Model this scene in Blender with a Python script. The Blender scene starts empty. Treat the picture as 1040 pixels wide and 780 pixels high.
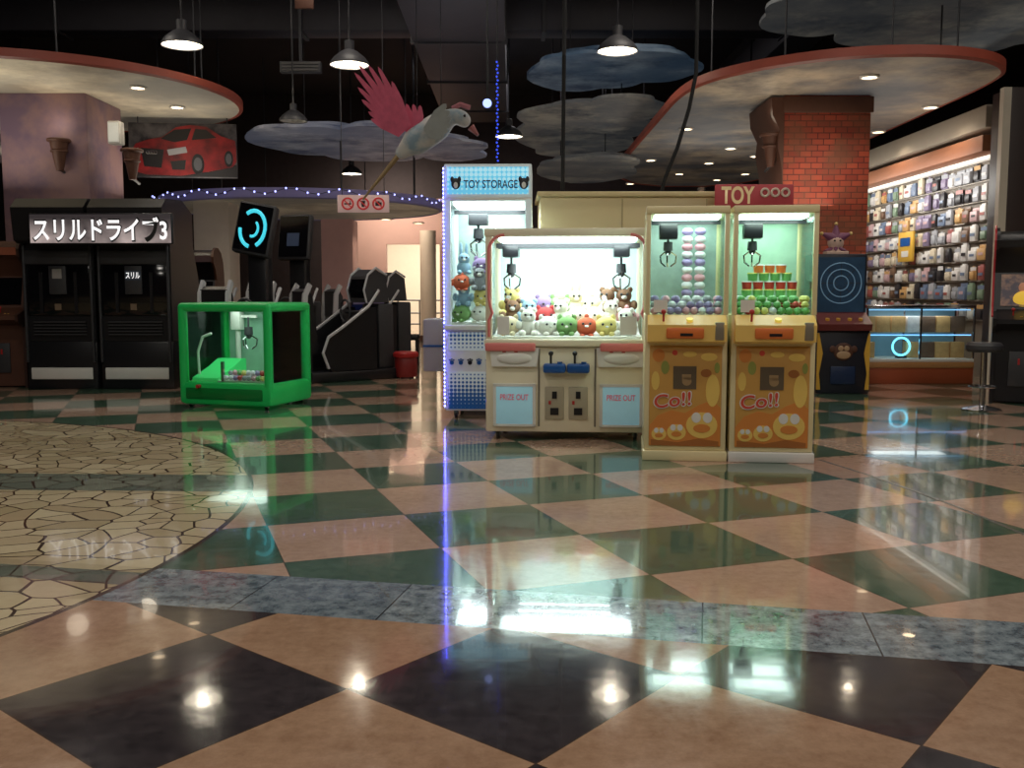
import bpy, bmesh, math, random
from mathutils import Vector, Matrix
S=bpy.context.scene; C=S.collection
random.seed(11)
PI=math.pi
F=980.0; H=1.27; TH=math.radians(5.54); ST=math.sin(TH); CT=math.cos(TH)
def ray(x,y):
    u=(x-520)/F; v=(390-y)/F
    return u, CT+v*ST, -ST+v*CT
def at(x,y,Y):
    a,b,c=ray(x,y); return Vector((a/b*Y,Y,H+c/b*Y))
def onp(x,y,z=0.0):
    a,b,c=ray(x,y); t=(z-H)/c; return Vector((a*t,b*t,z))
def rgb(r,g,b):
    f=lambda c:(c/255/12.92 if c<=10 else ((c/255+.055)/1.055)**2.4)
    return (f(r),f(g),f(b),1)
# ---------------------------------------------------------------- nodes
class NT:
    def __init__(s,name):
        s.m=bpy.data.materials.new(name); s.m.use_nodes=True; s.t=s.m.node_tree; s.t.nodes.clear()
        s.out=s.n('ShaderNodeOutputMaterial')
    def n(s,t,**k):
        o=s.t.nodes.new(t)
        for a,b in k.items(): setattr(o,a,b)
        return o
    def set(s,inp,v):
        if isinstance(v,bpy.types.NodeSocket): s.t.links.new(v,inp)
        else: inp.default_value=v
    def math(s,op,a,b=0.0,c=None):
        o=s.n('ShaderNodeMath',operation=op); s.set(o.inputs[0],a); s.set(o.inputs[1],b)
        if c is not None: s.set(o.inputs[2],c)
        return o.outputs[0]
    def dot(s,v,c):
        o=s.n('ShaderNodeVectorMath',operation='DOT_PRODUCT'); s.set(o.inputs[0],v); o.inputs[1].default_value=c
        return o.outputs['Value']
    def mix(s,f,a,b):
        o=s.n('ShaderNodeMix',data_type='RGBA'); s.set(o.inputs[0],f); s.set(o.inputs[6],a); s.set(o.inputs[7],b)
        return o.outputs[2]
    def noise(s,vec,scale,detail=4,rough=.6,out='Fac'):
        o=s.n('ShaderNodeTexNoise'); s.set(o.inputs['Vector'],vec); o.inputs['Scale'].default_value=scale
        o.inputs['Detail'].default_value=detail; o.inputs['Roughness'].default_value=rough
        return o.outputs[out]
    def ramp(s,f,lo,hi):
        o=s.n('ShaderNodeMapRange'); s.set(o.inputs[0],f); o.inputs[1].default_value=lo; o.inputs[2].default_value=hi
        return o.outputs[0]
    def obj(s): return s.n('ShaderNodeTexCoord').outputs['Object']
    def pos(s): return s.n('ShaderNodeNewGeometry').outputs['Position']
    def bsdf(s,col,rough=.5,metal=0,ecol=None,es=0,ior=1.5,coat=0):
        b=s.n('ShaderNodeBsdfPrincipled'); s.set(b.inputs['Base Color'],col); s.set(b.inputs['Roughness'],rough)
        s.set(b.inputs['Metallic'],metal); b.inputs['IOR'].default_value=ior
        s.set(b.inputs['Coat Weight'],coat)
        if es: s.set(b.inputs['Emission Color'],ecol if ecol is not None else col); s.set(b.inputs['Emission Strength'],es)
        s.t.links.new(b.outputs[0],s.out.inputs[0]); return b
def mat(name,col,rough=.5,metal=0,es=0,ecol=None,var=.08,scale=7):
    n=NT(name); c=rgb(*col)
    a=tuple(x*(1-var) for x in c[:3])+(1,); b=tuple(min(1,x*(1+var)) for x in c[:3])+(1,)
    k=n.mix(n.noise(n.obj(),scale),a,b)
    n.bsdf(k,rough,metal,rgb(*ecol) if ecol else k,es); return n.m
def glassm(name,tint,refl=.5):
    n=NT(name); t=n.n('ShaderNodeBsdfTransparent'); t.inputs[0].default_value=rgb(*tint)
    g=n.n('ShaderNodeBsdfGlossy'); g.inputs['Roughness'].default_value=.03; g.inputs[0].default_value=(.9,.95,1,1)
    lw=n.n('ShaderNodeLayerWeight'); lw.inputs[0].default_value=.25
    f=n.math('MULTIPLY',lw.outputs['Fresnel'],refl)
    m=n.n('ShaderNodeMixShader'); n.set(m.inputs[0],f); n.t.links.new(t.outputs[0],m.inputs[1]); n.t.links.new(g.outputs[0],m.inputs[2])
    n.t.links.new(m.outputs[0],n.out.inputs[0]); return n.m
def two(name,c1,c2,scale,lo=.4,hi=.6,rough=.6,es=0,detail=5):
    n=NT(name); f=n.ramp(n.noise(n.pos(),scale,detail),lo,hi); k=n.mix(f,rgb(*c1),rgb(*c2)); n.bsdf(k,rough,0,k,es); return n.m
def sky(name,cs,es=0,sc=.7):
    n=NT(name); P=n.pos(); a=n.ramp(n.noise(P,sc,7,.68),.38,.6); b=n.ramp(n.noise(P,sc*.55,4),.42,.58)
    k=n.mix(a,rgb(*cs[0]),rgb(*cs[1])); k=n.mix(n.math('MULTIPLY',b,.75),k,rgb(*cs[2])); n.bsdf(k,.6,0,k,es); return n.m
def dots(name,base,dot,N,r0,r1,z0,z1,es=0):
    n=NT(name); o=n.obj(); x=n.dot(o,(N,0,0)); z=n.dot(o,(0,0,N))
    fx=n.math('SUBTRACT',n.math('FRACT',x),.5); fz=n.math('SUBTRACT',n.math('FRACT',z),.5)
    d=n.math('SQRT',n.math('ADD',n.math('MULTIPLY',fx,fx),n.math('MULTIPLY',fz,fz)))
    mr=n.n('ShaderNodeMapRange'); n.set(mr.inputs[0],n.dot(o,(0,0,1))); mr.inputs[1].default_value=z0; mr.inputs[2].default_value=z1
    mr.inputs[3].default_value=r0; mr.inputs[4].default_value=r1
    k=n.mix(n.math('LESS_THAN',d,mr.outputs[0]),rgb(*base),rgb(*dot)); n.bsdf(k,.3,0,k,es); return n.m
# ---------------------------------------------------------------- mesh builder
class MB:
    def __init__(s): s.bm=bmesh.new()
    def add(s,b,M=None):
        if M is not None: b.transform(M)
        me=bpy.data.meshes.new('t'); b.to_mesh(me); b.free(); s.bm.from_mesh(me); bpy.data.meshes.remove(me); return s
    def box(s,x0,x1,y0,y1,z0,z1,bev=0,M=None):
        b=bmesh.new(); bmesh.ops.create_cube(b,size=1)
        b.transform(Matrix.Translation(((x0+x1)/2,(y0+y1)/2,(z0+z1)/2))@Matrix.Diagonal((abs(x1-x0),abs(y1-y0),abs(z1-z0),1)))
        if bev: bmesh.ops.bevel(b,geom=b.edges[:],offset=bev,segments=2,affect='EDGES',profile=.5)
        return s.add(b,M)
    def cone(s,p0,p1,r0,r1=None,seg=16):
        r1=r0 if r1 is None else r1; p0=Vector(p0); p1=Vector(p1); d=p1-p0
        b=bmesh.new(); bmesh.ops.create_cone(b,cap_ends=True,segments=seg,radius1=r0,radius2=r1,depth=d.length)
        return s.add(b,Matrix.Translation((p0+p1)/2)@d.to_track_quat('Z','Y').to_matrix().to_4x4())
    def ball(s,c,r,seg=14,M=None):
        if not hasattr(r,'__len__'): r=(r,r,r)
        b=bmesh.new(); bmesh.ops.create_uvsphere(b,u_segments=seg,v_segments=max(6,seg*2//3),radius=1)
        b.transform(Matrix.Translation(c)@(M if M is not None else Matrix())@Matrix.Diagonal((r[0],r[1],r[2],1))); return s.add(b)
    def lathe(s,prof,c=(0,0,0),seg=28):
        b=bmesh.new(); rings=[]
        for r,z in prof: rings.append([b.verts.new((c[0]+r*math.cos(2*PI*i/seg),c[1]+r*math.sin(2*PI*i/seg),c[2]+z)) for i in range(seg)])
        for A,B in zip(rings,rings[1:]):
            for i in range(seg): b.faces.new((A[i],A[(i+1)%seg],B[(i+1)%seg],B[i]))
        bmesh.ops.remove_doubles(b,verts=b.verts[:],dist=1e-5)
        return s.add(b)
    def tube(s,pts,r,seg=8):
        pts=[Vector(p) for p in pts]
        for a,b in zip(pts,pts[1:]): s.cone(a,b,r,r,seg)
        for p in pts[1:-1]: s.ball(p,r,8)
        return s
    def prism(s,poly,a0,a1,plane='xz'):
        b=bmesh.new()
        mk={'xz':lambda p,a:(p[0],a,p[1]),'xy':lambda p,a:(p[0],p[1],a),'yz':lambda p,a:(a,p[0],p[1])}[plane]
        A=[b.verts.new(mk(p,a0)) for p in poly]; B=[b.verts.new(mk(p,a1)) for p in poly]
        b.faces.new(A); b.faces.new(B[::-1]); n=len(poly)
        for i in range(n): b.faces.new((A[i],A[(i+1)%n],B[(i+1)%n],B[i]))
        return s.add(b)
    def torus(s,c,R,r,axis='y',seg=28,sub=8):
        b=bmesh.new(); rings=[]
        for i in range(seg):
            a=2*PI*i/seg; ring=[]
            for j in range(sub):
                q=2*PI*j/sub; x=(R+r*math.cos(q))*math.cos(a); y=(R+r*math.cos(q))*math.sin(a); z=r*math.sin(q)
                p={'z':(x,y,z),'y':(x,z,y),'x':(z,x,y)}[axis]
                ring.append(b.verts.new(Vector(c)+Vector(p)))
            rings.append(ring)
        for i in range(seg):
            A=rings[i];B=rings[(i+1)%seg]
            for j in range(sub): b.faces.new((A[j],A[(j+1)%sub],B[(j+1)%sub],B[j]))
        return s.add(b)
    def mesh(s,name,m,smooth=True):
        bmesh.ops.recalc_face_normals(s.bm,faces=s.bm.faces[:])
        for e in s.bm.edges:
            if len(e.link_faces)==2: e.smooth=e.calc_face_angle(0)<.62
        for f in s.bm.faces: f.smooth=smooth
        me=bpy.data.meshes.new(name); s.bm.to_mesh(me); s.bm.free()
        if m: me.materials.append(m)
        return me
    def build(s,name,m,parent=None,label=None):
        o=bpy.data.objects.new(name,s.mesh(name,m)); C.objects.link(o)
        if parent: o.parent=parent
        if label: o['label']=label
        return o
def tag(o,label,cat,group=None,kind=None):
    o['label']=label; o['category']=cat
    if group: o['group']=group
    if kind: o['kind']=kind
    return o
def thing(name,label,cat,loc=(0,0,0),rz=0,group=None):
    o=bpy.data.objects.new(name,None); o.empty_display_size=.1; C.objects.link(o); o.location=loc; o.rotation_euler=(0,0,rz)
    return tag(o,label,cat,group)
def struct(o): o['kind']='structure'; return o
def inst(me,name,parent=None,loc=(0,0,0),rz=0,m=None,sc=1):
    o=bpy.data.objects.new(name,me); C.objects.link(o); o.location=loc; o.rotation_euler=(0,0,rz); o.scale=(sc,sc,sc)
    if parent: o.parent=parent
    if m: o.material_slots[0].link='OBJECT'; o.material_slots[0].material=m
    return o
def text(body,parent,x0,x1,z0,z1,y,m,name='lettering',off=.012,skew=0):
    cu=bpy.data.curves.new('t','FONT'); cu.body=body; cu.offset=off
    t=bpy.data.objects.new('t',cu); C.objects.link(t)
    dg=bpy.context.evaluated_depsgraph_get(); dg.update()
    me=bpy.data.meshes.new_from_object(t.evaluated_get(dg)); bpy.data.objects.remove(t)
    if not len(me.vertices): return None
    xs=[v.co.x for v in me.vertices]; ys=[v.co.y for v in me.vertices]
    ax,bx,ay,by=min(xs),max(xs),min(ys),max(ys)
    for v in me.vertices:
        f=(v.co.x-ax)/(bx-ax)
        v.co=Vector((x0+f*(x1-x0),y,z0+(v.co.y-ay)/(by-ay)*(z1-z0)+skew*f))
    me.materials.clear(); me.materials.append(m)
    o=bpy.data.objects.new(name,me); C.objects.link(o); o.parent=parent; return o
def light(kind,loc,e,col=(1,1,1),size=.3,rot=None,sy=None,spot=None):
    l=bpy.data.lights.new('light',kind); l.energy=e; l.color=col
    if kind=='AREA':
        l.size=size
        if sy: l.shape='RECTANGLE'; l.size_y=sy
    else: l.shadow_soft_size=size
    if kind=='SPOT': l.spot_size=spot or 2.2; l.spot_blend=.6
    o=bpy.data.objects.new('light',l); C.objects.link(o); o.location=loc
    if rot: o.rotation_euler=rot
    return o
def lightin(loc,rz,local,e,col,size,sy=None,rot=None):
    p=Vector(loc)+Matrix.Rotation(rz,3,'Z')@Vector(local)
    return light('AREA',p,e,col,size,rot or (0,0,rz),sy)
def chaikin(p,n=2):
    for _ in range(n):
        q=[]
        for i in range(len(p)):
            a=Vector(p[i]);b=Vector(p[(i+1)%len(p)]); q+= [a*.75+b*.25,a*.25+b*.75]
        p=q
    return p
ORD=['first','second','third','fourth','fifth','sixth','seventh','eighth','ninth','tenth','eleventh','twelfth','thirteenth','fourteenth','fifteenth']
# ---------------------------------------------------------------- materials
BLACK=mat('black_plastic',(26,26,30),.35); BLACKM=mat('black_matte',(14,14,16),.8); DGREY=mat('dark_grey',(52,52,56),.5)
CEIL=mat('ceiling_black',(32,30,33),.9,var=.4,scale=1.5); DUCT=mat('duct_grey',(54,52,58),.6,var=.3,scale=2)
WHITE=mat('white_plastic',(225,222,215),.4); CREAM=mat('cream_paint',(236,226,196),.35,var=.04); CREAM2=mat('cream_back',(214,190,140),.45,var=.06,scale=2)
CHROME=mat('chrome',(200,200,205),.15,1); YEL=mat('yellow_paint',(226,176,66),.35); ORG=mat('orange_paint',(220,112,48),.4)
RED=mat('red_paint',(180,36,36),.4); PINK=mat('pink_trim',(214,116,110),.4,es=.03); GREEN=mat('green_paint',(28,176,80),.3,es=.06)
GREENL=mat('green_lit',(60,210,110),.35,es=.3); GREEND=mat('green_dark',(12,120,50),.35); BLUE=mat('blue_plastic',(25,80,150),.3); BROWN=mat('brown_paint',(86,52,38),.6,var=.25)
RIM=mat('orange_rim',(146,66,50),.5,es=.04,var=.25,scale=3)
GLOWC=mat('cool_lamp',(240,250,255),.5,es=5,ecol=(232,248,255)); TUBE=mat('shop_tube',(255,250,240),.5,es=.4,ecol=(255,246,232))
GLOWWARM=mat('warm_lamp',(255,220,170),.5,es=7,ecol=(255,224,180)); LEDB=mat('blue_led',(60,90,255),.4,es=60,ecol=(80,80,255))
LEDS=mat('string_led_blue',(60,90,255),.4,es=1.2,ecol=(50,80,255))
LEDP=mat('violet_led',(150,150,255),.4,es=3,ecol=(160,165,255)); NEON=mat('neon_ring',(120,220,255),.4,es=2.2,ecol=(110,215,255))
GLASS=glassm('clear_glass',(246,251,249)); GLASSG=glassm('green_glass',(236,248,240)); GLASSR=glassm('reflective_glass',(232,240,236),1.3); SMOKE=glassm('smoked_glass',(150,160,155),.8)
SCREEN=mat('dark_screen',(12,12,16),.08)
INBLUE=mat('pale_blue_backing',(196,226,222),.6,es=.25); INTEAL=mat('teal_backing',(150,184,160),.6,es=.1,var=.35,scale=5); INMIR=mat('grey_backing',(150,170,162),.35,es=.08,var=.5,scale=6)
PRIZEM=mat('prize_door_blue',(160,210,225),.25,es=.15); PINKT=mat('pink_ink',(225,90,110),.5,es=.1)
BLUEH=dots('blue_header',(96,188,226),(168,224,240),22,.1,.45,2.15,2.4,es=.7)
BLUED=dots('blue_dots',(225,235,240),(30,90,160),26,.66,.15,.12,.5,es=.06); BLUED2=dots('blue_dots_band',(225,235,240),(30,90,160),26,.2,.62,.7,1.0,es=.06)
LILAC=mat('lilac_paint',(120,108,146),.5,es=.04)
# ---------------------------------------------------------------- floor
def floor_mat():
    n=NT('arcade_floor'); P=n.pos()
    def lat(ang,s,o,flip):
        a=(math.cos(ang),math.sin(ang),0); b=(-math.sin(ang)*flip,math.cos(ang)*flip,0)
        uv=[]
        for d in (a,b): uv.append(n.math('SUBTRACT',n.dot(P,tuple(k/s for k in d)),(d[0]*o[0]+d[1]*o[1])/s))
        chk=n.math('FLOORED_MODULO',n.math('ADD',n.math('FLOOR',uv[0]),n.math('FLOOR',uv[1])),2)
        g=[n.math('ABSOLUTE',n.math('SUBTRACT',n.math('FRACT',q),.5)) for q in uv]
        gr=n.math('GREATER_THAN',n.math('MAXIMUM',g[0],g[1]),.4965)
        return chk,gr
    n1=n.noise(P,3.5,8,.7); n2=n.noise(P,18,7,.75); nz=n.math('ADD',n.math('MULTIPLY',n1,.4),n.math('MULTIPLY',n2,.6))
    nr=n.ramp(nz,.36,.64)
    fc,fg=lat(math.radians(-39.5),.77,(-.53,2.98),1)
    bc,bg=lat(math.radians(20),.76,(.36,4.94),-1)
    dk=n.mix(nr,rgb(36,33,36),rgb(64,57,60)); pf=n.mix(nr,rgb(144,110,86),rgb(178,142,114))
    gn=n.mix(nr,rgb(50,76,60),rgb(84,108,90)); pb=n.mix(nr,rgb(166,134,114),rgb(196,162,140))
    front=n.mix(fg,n.mix(fc,dk,pf),rgb(70,54,44)); back=n.mix(bg,n.mix(bc,gn,pb),rgb(70,60,52))
    w=n.dot(P,(.199,.980,0)); t=n.dot(P,(.980/.62,-.199/.62,0))
    bn=n.ramp(n.noise(P,14,8,.75),.38,.62)
    band=n.mix(bn,rgb(68,80,90),rgb(166,178,184)); slab=n.math('FRACT',n.math('MULTIPLY',n.math('FLOOR',t),.37))
    band=n.mix(n.math('MULTIPLY',slab,.45),band,rgb(84,98,112))
    band=n.mix(n.math('GREATER_THAN',n.math('ABSOLUTE',n.math('SUBTRACT',n.math('FRACT',t),.5)),.495),band,rgb(30,30,34))
    c=n.mix(n.math('GREATER_THAN',w,3.45),front,band); inb=n.math('MULTIPLY',n.math('GREATER_THAN',w,3.45),n.math('LESS_THAN',w,3.92))
    c=n.mix(n.math('GREATER_THAN',w,3.92),c,back)
    dv=n.n('ShaderNodeVectorMath',operation='DISTANCE'); n.set(dv.inputs[0],P); dv.inputs[1].default_value=(-5.92,5.12,0)
    D=dv.outputs['Value']
    ns=n.n('ShaderNodeVectorMath',operation='MULTIPLY_ADD'); n.set(ns.inputs[0],n.noise(P,2.0,0,.5,'Color')); ns.inputs[1].default_value=(.22,.22,0); n.set(ns.inputs[2],P)
    PJ=ns.outputs[0]
    v1=n.n('ShaderNodeTexVoronoi',feature='DISTANCE_TO_EDGE',voronoi_dimensions='2D'); n.set(v1.inputs['Vector'],PJ); v1.inputs['Scale'].default_value=5.6
    v2=n.n('ShaderNodeTexVoronoi',feature='F1',voronoi_dimensions='2D'); n.set(v2.inputs['Vector'],PJ); v2.inputs['Scale'].default_value=5.6
    sep=n.n('ShaderNodeSeparateColor'); n.set(sep.inputs[0],v2.outputs['Color'])
    piece=n.mix(sep.outputs[0],rgb(182,164,126),rgb(226,210,172)); piece=n.mix(n.math('MULTIPLY',sep.outputs[1],.35),piece,rgb(196,166,138))
    piece=n.mix(n.math('MULTIPLY',nr,.3),piece,rgb(160,140,108))
    grn=n.mix(sep.outputs[1],rgb(92,102,92),rgb(138,140,124))
    yy=n.dot(P,(.04,1,0)); st=n.math('MULTIPLY',n.math('GREATER_THAN',yy,5.95),n.math('LESS_THAN',yy,6.5))
    st2=n.math('MULTIPLY',n.math('GREATER_THAN',w,3.66),n.math('LESS_THAN',w,3.84))
    piece=n.mix(n.math('MAXIMUM',st,st2),piece,grn)
    mos=n.mix(n.math('LESS_THAN',v1.outputs['Distance'],.036),piece,rgb(64,46,38))
    c=n.mix(n.math('LESS_THAN',D,4.37),c,rgb(66,54,46)); c=n.mix(n.math('LESS_THAN',D,4.34),c,mos)
    rg=n.math('MULTIPLY_ADD',nr,.05,.07)
    b=n.bsdf(c,rg,ior=1.52,coat=n.math('MULTIPLY_ADD',inb,.55,.28)); b.inputs['Coat Roughness'].default_value=.015
    bp=n.n('ShaderNodeBump'); bp.inputs['Strength'].default_value=.06; bp.inputs['Distance'].default_value=.02; n.set(bp.inputs['Height'],n.noise(P,2.6,3)); n.t.links.new(bp.outputs[0],b.inputs['Normal'])
    return n.m
struct(MB().box(-13,12,-5,36,-.1,0).build('floor',floor_mat()))
struct(MB().box(-13,12,-5,36,6.2,6.3).build('ceiling',CEIL))
struct(MB().box(-13.1,-13,-5,36,0,6.2).build('wall_left',CEIL))
struct(MB().box(12,12.1,-5,36,0,6.2).build('wall_right',CEIL))
struct(MB().box(-13,12,-5.1,-5,0,6.2).build('wall_front',mat('wall_front_brown',(70,52,44),.8)))
YB=25.0
x0=at(393,300,YB).x; x1=at(447,300,YB).x; xa=at(335,300,YB).x; xb=at(470,300,YB).x
struct(MB().box(-13,xa,YB,YB+.2,0,6.2).box(xb,12,YB,YB+.2,0,6.2).box(xa,xb,YB,YB+.2,3.6,6.2).build('wall_back',mat('wall_back_dark',(58,48,48),.8,var=.3)))
struct(MB().box(xa,x0,YB-.02,YB+.18,0,3.6).box(x1,xb,YB-.02,YB+.18,0,3.6).box(x0,x1,YB-.02,YB+.18,2.45,3.6).build('wall_back_pink',mat('wall_pink',(214,170,154),.7,var=.12,scale=2)))
LW=mat('corridor_wall',(228,212,188),.7)
struct(MB().box(-13,12,31,31.1,0,4).build('wall_corridor',LW))
light('AREA',((x0+x1)/2,28,3.8),420,(1,.9,.76),2)
light('AREA',((xa+xb)/2,23.6,3.6),50,(1,.86,.72),1.5,(math.radians(50),0,0))  # added light with no fixture, brightens the pink wall
pts=[onp(x,y) for x,y in ((832,467),(880,482),(930,499),(985,520),(1045,545))]
b=MB()
for p,q in zip(pts,pts[1:]):
    d=(q-p).normalized(); nn=Vector((-d.y,d.x,0))*.012
    b.prism([(p+nn)[:2],(q+nn)[:2],(q-nn)[:2],(p-nn)[:2]],.0003,.002,'xy')
struct(b.build('trim_1',mat('steel_inlay',(160,160,155),.25,.8)))
for i,(a,l) in enumerate((((-1.5,-.1,8,22,5.0,5.7),'large square dark duct running back under the black ceiling'),((-9,10,15.5,16,5.3,5.8),'dark ceiling beam crossing the hall behind the pendant lamps'),((4.3,4.9,8,22,5.2,5.7),'slim dark duct above the red rimmed sky canopy'))):
    d=thing('ceiling_duct',l,'duct',((a[0]+a[1])/2,(a[2]+a[3])/2,a[4]))
    hx,hy=(a[1]-a[0])/2,(a[3]-a[2])/2
    MB().box(-hx,hx,-hy,hy,0,a[5]-a[4],.03).build('duct_body',DUCT,d)
    for k in range(5):
        if hx<2: yy=-hy+(k+.5)*hy*2/5; MB().box(-hx-.03,hx+.03,yy-.03,yy+.03,-.03,a[5]-a[4]+.03).build('duct_flange',DGREY,d)
        else: xx=-hx+(k+.5)*hx*2/5; MB().box(xx-.03,xx+.03,-hy-.03,hy+.03,-.03,a[5]-a[4]+.03).build('duct_flange',DGREY,d)
    MB().box(-.02,.02,-hy+.1,hy-.1,a[5]-a[4],6.2-a[4]).build('hanger',DGREY,d)
# ---------------------------------------------------------------- canopies
SKYM=sky('painted_sky_brown',((90,82,78),(184,166,140),(98,106,116)),.05,.8)
SKYL=sky('painted_sky_beige',((156,142,122),(226,212,184),(156,152,142)),.06)
LILR=mat('lilac_rim',(120,112,150),.5,es=.08)
def rods(t,pts,z0,z1,r=.01):
    for x,y in pts: MB().cone((x,y,z0),(x,y,z1),r,seg=6).build('hanger_rod',DGREY,t)
def canopy(label,poly,z,th,under,rim,top=DGREY):
    poly=chaikin(poly,2); cx=sum(p[0] for p in poly)/len(poly); cy=sum(p[1] for p in poly)/len(poly)
    lp=[(p[0]-cx,p[1]-cy) for p in poly]
    t=thing('ceiling_canopy',label,'canopy',(cx,cy,z))
    MB().prism([(a*.985,b*.985) for a,b in lp],-.0,.02,'xy').build('painted_underside',under,t)
    r=bmesh.new(); n=len(lp)
    def ring(k,zz): return [r.verts.new((a*k,b*k,zz)) for a,b in lp]
    A=ring(.98,-.02);B=ring(1.0,0.0);Cc=ring(1.0,th);D=ring(.98,th)
    for X,Y in ((A,B),(B,Cc),(Cc,D),(D,A)):
        for i in range(n): r.faces.new((X[i],X[(i+1)%n],Y[(i+1)%n],Y[i]))
    MB().add(r).build('rim',rim,t)
    MB().prism([(a*.975,b*.975) for a,b in lp],th-.03,th,'xy').build('top_board',top,t)
    rods(t,[(lp[k][0]*.8,lp[k][1]*.8) for k in range(0,n,max(1,n//6))],th,6.2-z,.012)
    return t
canopy('large red rimmed canopy with painted sky underside above the brick pillar',[(2.2,24.5),(2.2,14.5),(2.2,13.2),(2.35,12.3),(2.8,11.6),(3.5,11.05),(4.2,10.85),(4.9,10.9),(5.5,11.2),(5.9,11.75),(6.02,12.5),(6.05,13.5),(6.3,24.5)],3.85,.1,SKYM,RIM)
circ=lambda cx,cy,R,n=20:[(cx+R*math.cos(2*PI*i/n),cy+R*math.sin(2*PI*i/n)) for i in range(n)]
canopy('round orange rimmed canopy over the purple pillar and racing cabinets',circ(-6.85,14.5,2.83),4.05,.1,SKYL,RIM)
canopy('lower round lilac rimmed canopy behind the driving games',circ(-4.1,19.3,2.75),2.85,.16,SKYL,LILR)
def scallop(px,z,amp):
    p=[onp(x,y,z)[:2] for x,y in px]; out=[]
    n=len(p); ar=sum(p[k][0]*p[(k+1)%n][1]-p[(k+1)%n][0]*p[k][1] for k in range(n))
    for i in range(n):
        a=Vector(p[i]); b=Vector(p[(i+1)%n]); d=b-a; L=d.length
        nn=Vector((d.y,-d.x))/max(L,.001)
        if ar<0: nn=-nn
        for k in range(6):
            t=k/6; out.append(a+d*t+nn*math.sin(PI*t)*min(L*.22,amp))
    return out
def cloud(label,px,z,m):
    p=scallop(px,z,.35); cx=sum(a[0] for a in p)/len(p); cy=sum(a[1] for a in p)/len(p)
    t=thing('cloud_panel',label,'ceiling panel',(cx,cy,z))
    q=[(a[0]-cx,a[1]-cy) for a in p]
    MB().prism(q,0,.05,'xy').build('panel',m,t)
    MB().prism([(a*.8+.05,b*.8-.1) for a,b in q],.09,.14,'xy').build('upper_layer',m,t)
    rods(t,[(q[k][0]*.6,q[k][1]*.6) for k in range(0,len(q)-2,len(q)//3)],.05,6.2-z)
CLD=sky('cloud_paint',((90,96,118),(184,184,192),(126,134,158)),.1,1.3); CLB=sky('cloud_paint_blue',((50,72,98),(126,144,160),(74,100,126)),.09,1.3)
CLG=sky('cloud_paint_grey',((80,86,94),(170,166,154),(110,114,118)),.08,1.3)
cloud('long grey cloud shaped panel hanging behind the winged bird',[(256,134),(300,129),(345,132),(385,128),(432,138),(470,143),(487,154),(468,164),(430,160),(380,164),(330,158),(285,153)],3.9,CLD)
cloud('dark blue cloud shaped panel high above the crane machines',[(548,66),(580,56),(615,55),(655,52),(700,62),(698,78),(652,84),(610,90),(565,92)],4.7,CLB)
cloud('pale cloud shaped panel above the cream machine roof',[(534,126),(560,108),(600,104),(640,98),(665,104),(655,122),(640,140),(610,158),(575,160),(545,152)],4.25,CLG)
cloud('lower grey cloud shaped panel just above the cream machine roof',[(548,170),(590,162),(625,160),(640,170),(618,184),(580,186)],3.7,CLG)
cloud('wide grey cloud shaped panel near the top right ceiling',[(778,16),(820,-6),(900,-18),(1060,-25),(1075,30),(1030,46),(970,56),(930,46),(880,48),(850,34),(805,36)],5.0,CLG)
# ---------------------------------------------------------------- pillars
def brickm():
    n=NT('red_brick'); o=n.obj(); cx=n.n('ShaderNodeCombineXYZ'); n.set(cx.inputs[0],n.dot(o,(1,1,0))); n.set(cx.inputs[1],n.dot(o,(0,0,1)))
    b=n.n('ShaderNodeTexBrick'); n.set(b.inputs['Vector'],cx.outputs[0]); b.inputs['Scale'].default_value=3.2
    b.inputs['Color1'].default_value=rgb(184,78,52); b.inputs['Color2'].default_value=rgb(146,54,40); b.inputs['Mortar'].default_value=rgb(92,40,32)
    b.inputs['Mortar Size'].default_value=.022
    k=n.mix(n.math('MULTIPLY',n.ramp(n.noise(o,1.6,5),.46,.6),.7),b.outputs[0],rgb(120,76,54)); n.bsdf(k,.7,0,k,.03); return n.m
t=thing('brick_pillar','red brick pillar under the sky canopy beside the prize shop','pillar',(4.2,13.7,0))
MB().box(-.58,.58,-.58,.58,0,3.85,.02).build('shaft',brickm(),t)
MB().box(-.66,.66,-.66,.66,0,.25,.02).build('plinth',BROWN,t)
MB().prism([(-.58,2.6),(-.6,2.9),(-.66,3.2),(-.64,3.4),(-.74,3.6),(-.76,3.82),(-.58,3.82)],-.6,.6,'xz').build('flared_corner',BROWN,t)
MB().box(-.6,.6,-.62,-.58,3.62,3.83,.01).build('capital_band',BROWN,t)
t=thing('purple_pillar','square dusty purple pillar under the left round canopy','pillar',(-6.65,14.6,0))
MB().box(-.62,.62,-.62,.62,0,4.05,.02).build('shaft',two('dusty_purple',(116,94,116),(150,118,120),1.5),t)
MB().box(-.7,.7,-.7,.7,0,.3,.02).build('plinth',BROWN,t)
t=thing('cream_pillar','cream square pillar below the lilac canopy behind the green crane','pillar',(at(222,300,17.8).x,17.8,0))
MB().box(-.32,.32,-.32,.32,0,2.85,.02).build('shaft',mat('cream_pillar_paint',(205,190,172),.6,es=.04),t)
MB().box(-.38,.38,-.38,.38,0,.2,.01).build('plinth',BROWN,t)
t=thing('pink_pillar','pale pink square pillar behind the driving games near the corridor','pillar',(at(346,300,21.8).x,21.8,0))
MB().box(-.35,.35,-.35,.35,0,2.83,.02).build('shaft',mat('pink_pillar_paint',(208,160,150),.6,es=.06),t)
MB().box(-.4,.4,-.4,.4,0,.2,.01).build('plinth',BROWN,t)
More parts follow.
